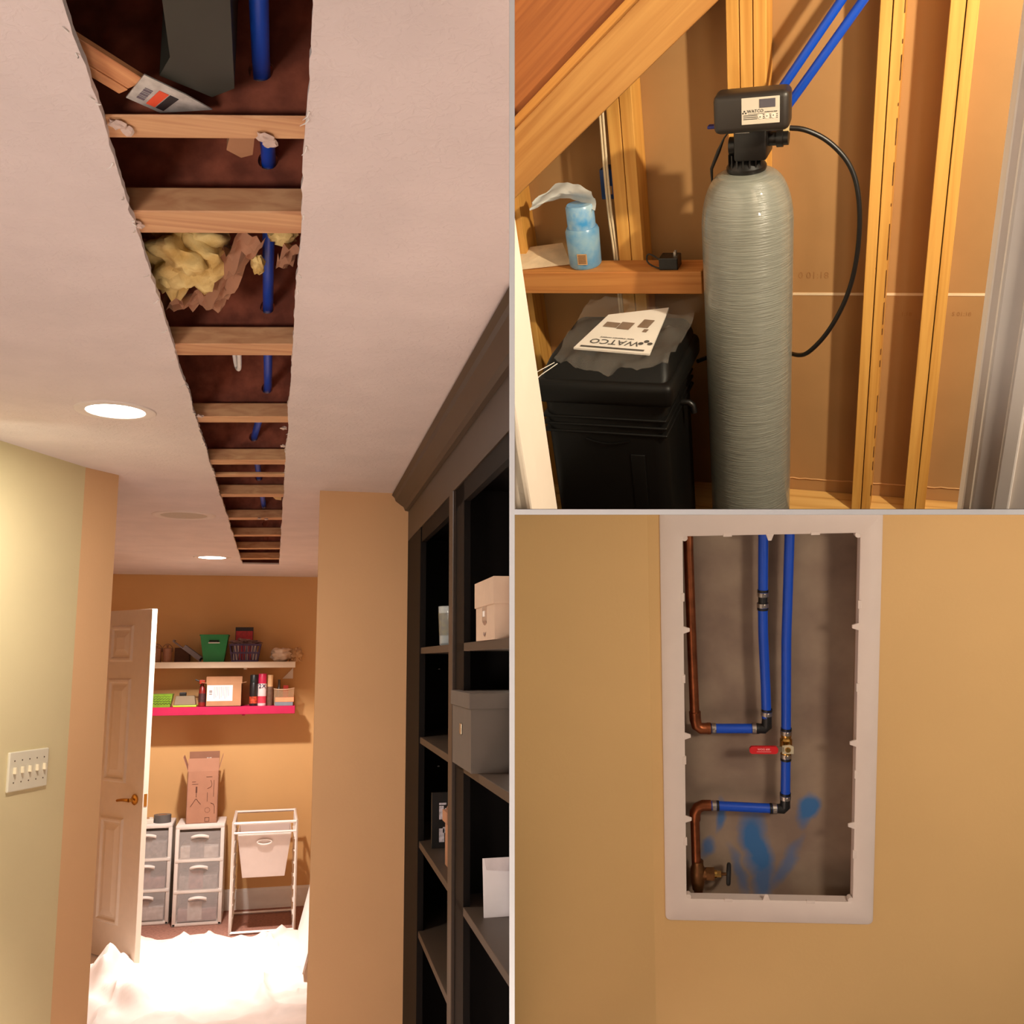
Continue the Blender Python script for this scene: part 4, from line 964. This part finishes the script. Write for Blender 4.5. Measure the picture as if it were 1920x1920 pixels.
# cavity behind the opening
def cavity_mat():
    m = mat('stained_board', (160, 138, 116), .9, var=.16, scale=7, col2=(130, 108, 92))
    nt = m.node_tree; bs = nt.nodes['Principled BSDF']; src = bs.inputs['Base Color'].links[0].from_socket
    tc = nt.nodes.new('ShaderNodeTexCoord'); last = None
    nz = nt.nodes.new('ShaderNodeTexNoise'); nz.inputs['Scale'].default_value = 16; nz.inputs['Detail'].default_value = 3
    ad = nt.nodes.new('ShaderNodeMixRGB'); ad.blend_type = 'LINEAR_LIGHT'; ad.inputs[0].default_value = .022
    nt.links.new(tc.outputs['Object'], nz.inputs['Vector']); nt.links.new(tc.outputs['Object'], ad.inputs[1]); nt.links.new(nz.outputs['Color'], ad.inputs[2])
    for x, z, sx, sz, ang, k in ((.303, .345, .026, .075, -10, 1.), (.318, .265, .020, .055, 0, .7), (.416, .440, .017, .036, 22, 1.), (.222, .425, .010, .032, 4, .8), (.192, .342, .012, .026, 25, .7), (.368, .305, .013, .065, 28, .5), (.264, .285, .012, .055, -18, .5)):
        mp = nt.nodes.new('ShaderNodeMapping'); mp.vector_type = 'TEXTURE'
        mp.inputs['Location'].default_value = (x, 2.085, z); mp.inputs['Rotation'].default_value = (0, R(ang), 0); mp.inputs['Scale'].default_value = (sx * 1.5, 1, sz * 1.5)
        g = nt.nodes.new('ShaderNodeTexGradient'); g.gradient_type = 'SPHERICAL'
        nt.links.new(ad.outputs[0], mp.inputs['Vector']); nt.links.new(mp.outputs[0], g.inputs['Vector'])
        mu = nt.nodes.new('ShaderNodeMath'); mu.operation = 'MULTIPLY'; mu.inputs[1].default_value = 1.7 * k; nt.links.new(g.outputs['Fac'], mu.inputs[0])
        mi = nt.nodes.new('ShaderNodeMath'); mi.operation = 'MINIMUM'; mi.inputs[1].default_value = .92 * min(1, k + .1); nt.links.new(mu.outputs[0], mi.inputs[0])
        if last is None: last = mi
        else:
            mx = nt.nodes.new('ShaderNodeMath'); mx.operation = 'MAXIMUM'; nt.links.new(last.outputs[0], mx.inputs[0]); nt.links.new(mi.outputs[0], mx.inputs[1]); last = mx
    mix = nt.nodes.new('ShaderNodeMixRGB'); nt.links.new(last.outputs[0], mix.inputs[0]); nt.links.new(src, mix.inputs[1]); mix.inputs[2].default_value = (*lin((40, 104, 160)), 1)
    nt.links.new(mix.outputs[0], bs.inputs['Base Color'])
    return m
struct(B().box((.02, 2.085, .05), (.64, 2.10, 1.35)).build('wall_cavity', cavity_mat(), M=M3, room=3), 'stained grey-brown board with blue paint strokes behind the pipes')
stud3 = wood('cavity_stud', (176, 130, 90), (140, 98, 62), 2, 50)
struct(B().box((.085, 2.002, .05), (.105, 2.085, 1.35)).build('trim_3', stud3, M=M3, room=3), 'timber stud beside the copper pipe in the opening'); struct(B().box((.512, 2.002, .05), (.55, 2.085, 1.35)).build('trim_4', stud3, M=M3, room=3), 'timber stud on the far side of the opening from the copper pipe')
struct(B().box((.105, 2.002, .19), (.512, 2.085, .225)).build('trim_5', stud3, M=M3, room=3), 'timber block at the foot of the opening')
# access panel frame
pl = mat('panel_white', (226, 208, 196), .45, var=.015)
t = thing('access_frame', 'white plastic access panel frame around the opening in the yellow wall', 'access panel', M3 @ T(.3155, WY, .684))
fx0, fx1, fz0, fz1 = .089 - .3155, .5385 - .3155, .219 - .684, 1.150 - .684
ix0, ix1, iz0, iz1 = X0 - .3155, X1 - .3155, ZB - .684, ZT - .684
b = B()
r_ = .012
def rr(x0, x1, z0, z1, r, n=5):
    out = []
    for cx, cz, a0 in ((x1 - r, z1 - r, 0), (x0 + r, z1 - r, 90), (x0 + r, z0 + r, 180), (x1 - r, z0 + r, 270)):
        out += [(cx + r * math.cos(R(a0 + 90 * i / n)), cz + r * math.sin(R(a0 + 90 * i / n))) for i in range(n + 1)]
    return out
loops = [(rr(fx0, fx1, fz0, fz1, r_), 0), (rr(fx0, fx1, fz0, fz1, r_), -.002), (rr(fx0 + .003, fx1 - .003, fz0 + .003, fz1 - .003, r_), -.004), (rr(ix0 - .004, ix1 + .004, iz0 - .004, iz1 + .004, .008), -.004), (rr(ix0, ix1, iz0, iz1, .008), -.002), (rr(ix0, ix1, iz0, iz1, .008), .022)]
vs = []; fs = []; n = len(loops[0][0])
for lp, y in loops: vs += [(p[0], y, p[1]) for p in lp]
for k in range(len(loops) - 1):
    for i in range(n):
        j = (i + 1) % n; fs.append((k * n + i, k * n + j, (k + 1) * n + j, (k + 1) * n + i))
b._add(vs, fs); b.build('frame', pl, t, room=3, smooth=35)
B()
def tab(x, z, ang, name='snap_tab'):
    Mx = T(x, -.001, z) @ Matrix.Rotation(R(ang), 4, 'Y')
    if name == 'snap_tab': B().frustum((-.010, -.002), (.010, .004), -.006, (-.0035, -.001), (.0035, .003), .013, M=Mx, bev=.001).build(name, pl, t, room=3)
    else: B().box((-.009, -.0035, -.005), (.009, .003, .0025), M=Mx, bev=.0008).build(name, pl, t, room=3)
zm = [.87, .655, .458]
for z in (.893, .655, .462): tab(ix0, z - .684, 90); 
for z in (.897, .640, .452): tab(ix1, z - .684, -90)
tab(.314 - .3155, iz1, 180); tab(.310 - .3155, iz0, 0)
for z in (.965, .785, .60, .41): tab(ix0, z - .684, 90, 'clip')
for z in (.945, .765, .57, .385): tab(ix1, z - .684, -90, 'clip')
for x in (.228, .405): tab(x - .3155, iz1, 180, 'clip'); tab(x - .3155, iz0, 0, 'clip')
for x, sx in ((ix0 + .004, 1), (ix1 - .004, -1)):
    for z in (iz0 + .004, iz1 - .004): B().lathe([(.0065, -.002), (.0065, .012)], M=T(x, 0, z, 0, R(90)) @ Matrix.Translation((0, 0, -.010)), seg=16).build('corner_boss', pl, t, room=3, smooth=40)

# plumbing in the opening
PY = 2.040
def clamp(b_t, x, z, ang):
    Mx = T(x, PY, z) @ Matrix.Rotation(R(ang), 4, 'Y')
    c = B().lathe([(.0112, -.0045), (.0122, -.0045), (.0122, .0045), (.0112, .0045), (.0112, -.0045)], M=Mx, seg=24, caps=False).build('clamp', steel, b_t, smooth=40)
    B().box((-.004, -.0155, -.0035), (.004, -.011, .0035), M=Mx, bev=.001, seg=1).build('clamp_ear', steel, c)
    B().lathe([(.0108, -.0025), (.0118, -.0025), (.0118, .0025), (.0108, .0025), (.0108, -.0025)], M=Mx @ Matrix.Translation((0, 0, -.008)), seg=24, caps=False).build('pipe_stop', black_plastic, c, smooth=40)
PM = M3
t = thing('plumbing_loop', 'upper copper and blue pipe loop inside the access opening', 'pipe', PM)
B().tube([(.149, PY, 1.30), (.152, PY, 1.05), (.157, PY, .85), (.162, PY, .682)], .0105, 18).build('copper_pipe', copper, t, room=3, smooth=50)
B().tube([(.162, PY, .690), (.163, PY, .672), (.166, PY, .658), (.175, PY, .651), (.192, PY, .651)], [.0128, .0128, .0125, .0125, .0125], 18, 2 * 0).build('copper_elbow', copper, t, smooth=50)
B().tube([(.188, PY, .651), (.196, PY, .651)], .0132, 18).build('copper_collar', copper, t, smooth=50)
B().tube([(.196, PY, .651), (.294, PY, .651)], .0105, 18).build('blue_pipe', blue_pex, t, smooth=50)
clamp(t, .203, .651, 90); clamp(t, .290, .651, -90)
B().tube([(.290, PY, .651), (.312, PY, .651), (.3175, PY, .656), (.3175, PY, .682)], [.0098, .0115, .0118, .0105], 16).build('black_elbow', black_plastic, t, smooth=50)
B().tube([(.317, PY, .676), (.3145, PY, .75), (.309, PY, .87), (.308, PY, .935)], .0105, 18).build('blue_pipe', blue_pex, t, smooth=50)
clamp(t, .317, .686, 182); clamp(t, .308, .931, 0); clamp(t, .3085, .955, 180)
B().tube([(.308, PY, .930), (.3085, PY, .958)], .0100, 16).build('black_coupling', black_plastic, t, smooth=50)
B().tube([(.3085, PY, .950), (.3085, PY, 1.30)], .0105, 18).build('blue_pipe', blue_pex, t, room=3, smooth=50)
t = thing('plumbing_line', 'lower copper and blue pipe line with a red ball valve and gate valve', 'pipe', PM)
B().tube([(.366, PY, 1.30), (.363, PY, 1.08), (.358, PY, .85), (.3590, PY, .640)], .0105, 18).build('blue_pipe', blue_pex, t, room=3, smooth=50)
clamp(t, .359, .642, 182)
v = B().lathe([(.0105, -.026), (.0115, -.020), (.0105, -.014), (.0135, -.010), (.0135, .010), (.0105, .014), (.0120, .020), (.0105, .026)], M=T(.359, PY, .616), seg=20).build('ball_valve', brass, t, smooth=30)
B().lathe([(.007, 0), (.007, .016), (.005, .020)], M=T(.359, PY - .008, .612, 0, R(90)), seg=14).build('valve_stem', brass, v, smooth=30)
B().prism([(-.012, -.009), (.012, -.009), (.012, .007), (.004, .011), (-.012, .009)], -.002, .002, M=T(.359, PY - .023, .612) @ XZ).build('lever_plate', mat('zinc', (222, 206, 172), .35, metal=.4, var=.05), v)
B().box((-.026, -.002, -.005), (-.008, .002, .007), M=T(.359, PY - .023, .612), bev=.0006, seg=1).build('lever_neck', mat('zinc_dark', (130, 118, 96), .4, metal=.5, var=.05), v)
B().prism(rr(-.082, -.021, -.0085, .0085, .007), -.003, .003, M=T(.359, PY - .024, .612) @ XZ).build('red_handle', mat('red_vinyl', (206, 26, 32), .4, var=.04), v)
b = B().text('WOG 600', .0060, face_y(.359 - .052, PY - .0272, .614), .0003).box((.359 - .067, PY - .0276, .6085), (.359 - .036, PY - .0271, .6092)).build('handle_print', mat('pink_print', (250, 200, 196), .6, var=0), v)
B().tube([(.359, PY, .596), (.3585, PY, .486)], .0105, 18).build('blue_pipe', blue_pex, t, smooth=50)
clamp(t, .359, .588, 0); clamp(t, .3585, .490, 180)
B().tube([(.3585, PY, .488), (.3580, PY, .468), (.3535, PY, .4625), (.336, PY, .4625)], [.0105, .0118, .0115, .0098], 16).build('black_elbow', black_plastic, t, smooth=50)
B().tube([(.340, PY, .4625), (.196, PY, .4685)], .0105, 18).build('blue_pipe', blue_pex, t, smooth=50)
clamp(t, .335, .4628, 90); clamp(t, .203, .468, -90)
B().tube([(.196, PY, .4685), (.178, PY, .4685), (.167, PY, .463), (.161, PY, .452), (.160, PY, .434)], [.0125, .0125, .0125, .0128, .0128], 18).build('copper_elbow', copper, t, smooth=50)
B().tube([(.160, PY, .440), (.1625, PY, .325)], .0105, 18).build('copper_pipe', copper, t, smooth=50)
old = mat('old_brass', (118, 78, 44), .45, metal=.8, var=.25, scale=40)
g = B().lathe([(.0125, -.038), (.0135, -.030), (.016, -.018), (.017, 0), (.016, .014), (.0128, .022), (.0128, .032)], M=T(.1655, PY, .302), seg=24).build('gate_valve', old, t, smooth=35)
B().tube([(.172, PY, .302), (.184, PY, .302)], [.013, .014], 18).tube([(.184, PY, .302), (.202, PY, .302)], .0165, 6).build('bonnet', old, g, smooth=30)
B().tube([(.202, PY, .302), (.208, PY, .302)], .009, 16).tube([(.208, PY, .302), (.217, PY, .302)], .008, 6).build('packing_nut', brass, g, smooth=30)
B().tube([(.215, PY, .302), (.236, PY, .302)], .0035, 10).build('stem', old, g, smooth=30)
wh = mat('handwheel_black', (30, 26, 24), .6, var=.2)
hwm = T(.2345, PY, .302) @ Matrix.Rotation(R(90), 4, 'Y') @ Matrix.Rotation(R(10), 4, 'X')
hw = B().tube([(.022 * math.cos(a) * (1 + .06 * math.cos(6 * a)), .022 * math.sin(a) * (1 + .06 * math.cos(6 * a)), 0) for a in [2 * math.pi * i / 48 for i in range(49)]], .0042, 8, M=hwm).build('handwheel', wh, g, smooth=60)
b = B()
for i in range(3):
    a = R(120 * i + 30); b.tube([(0, 0, 0), (.021 * math.cos(a), .021 * math.sin(a), 0)], .0030, 8, M=hwm)
b.lathe([(.006, -.004), (.006, .004)], M=hwm, seg=12); b.build('wheel_spokes', wh, hw)
B().tube([(.1665, PY, .272), (.1685, PY, .15)], .0105, 18).build('copper_pipe', copper, t, smooth=50)
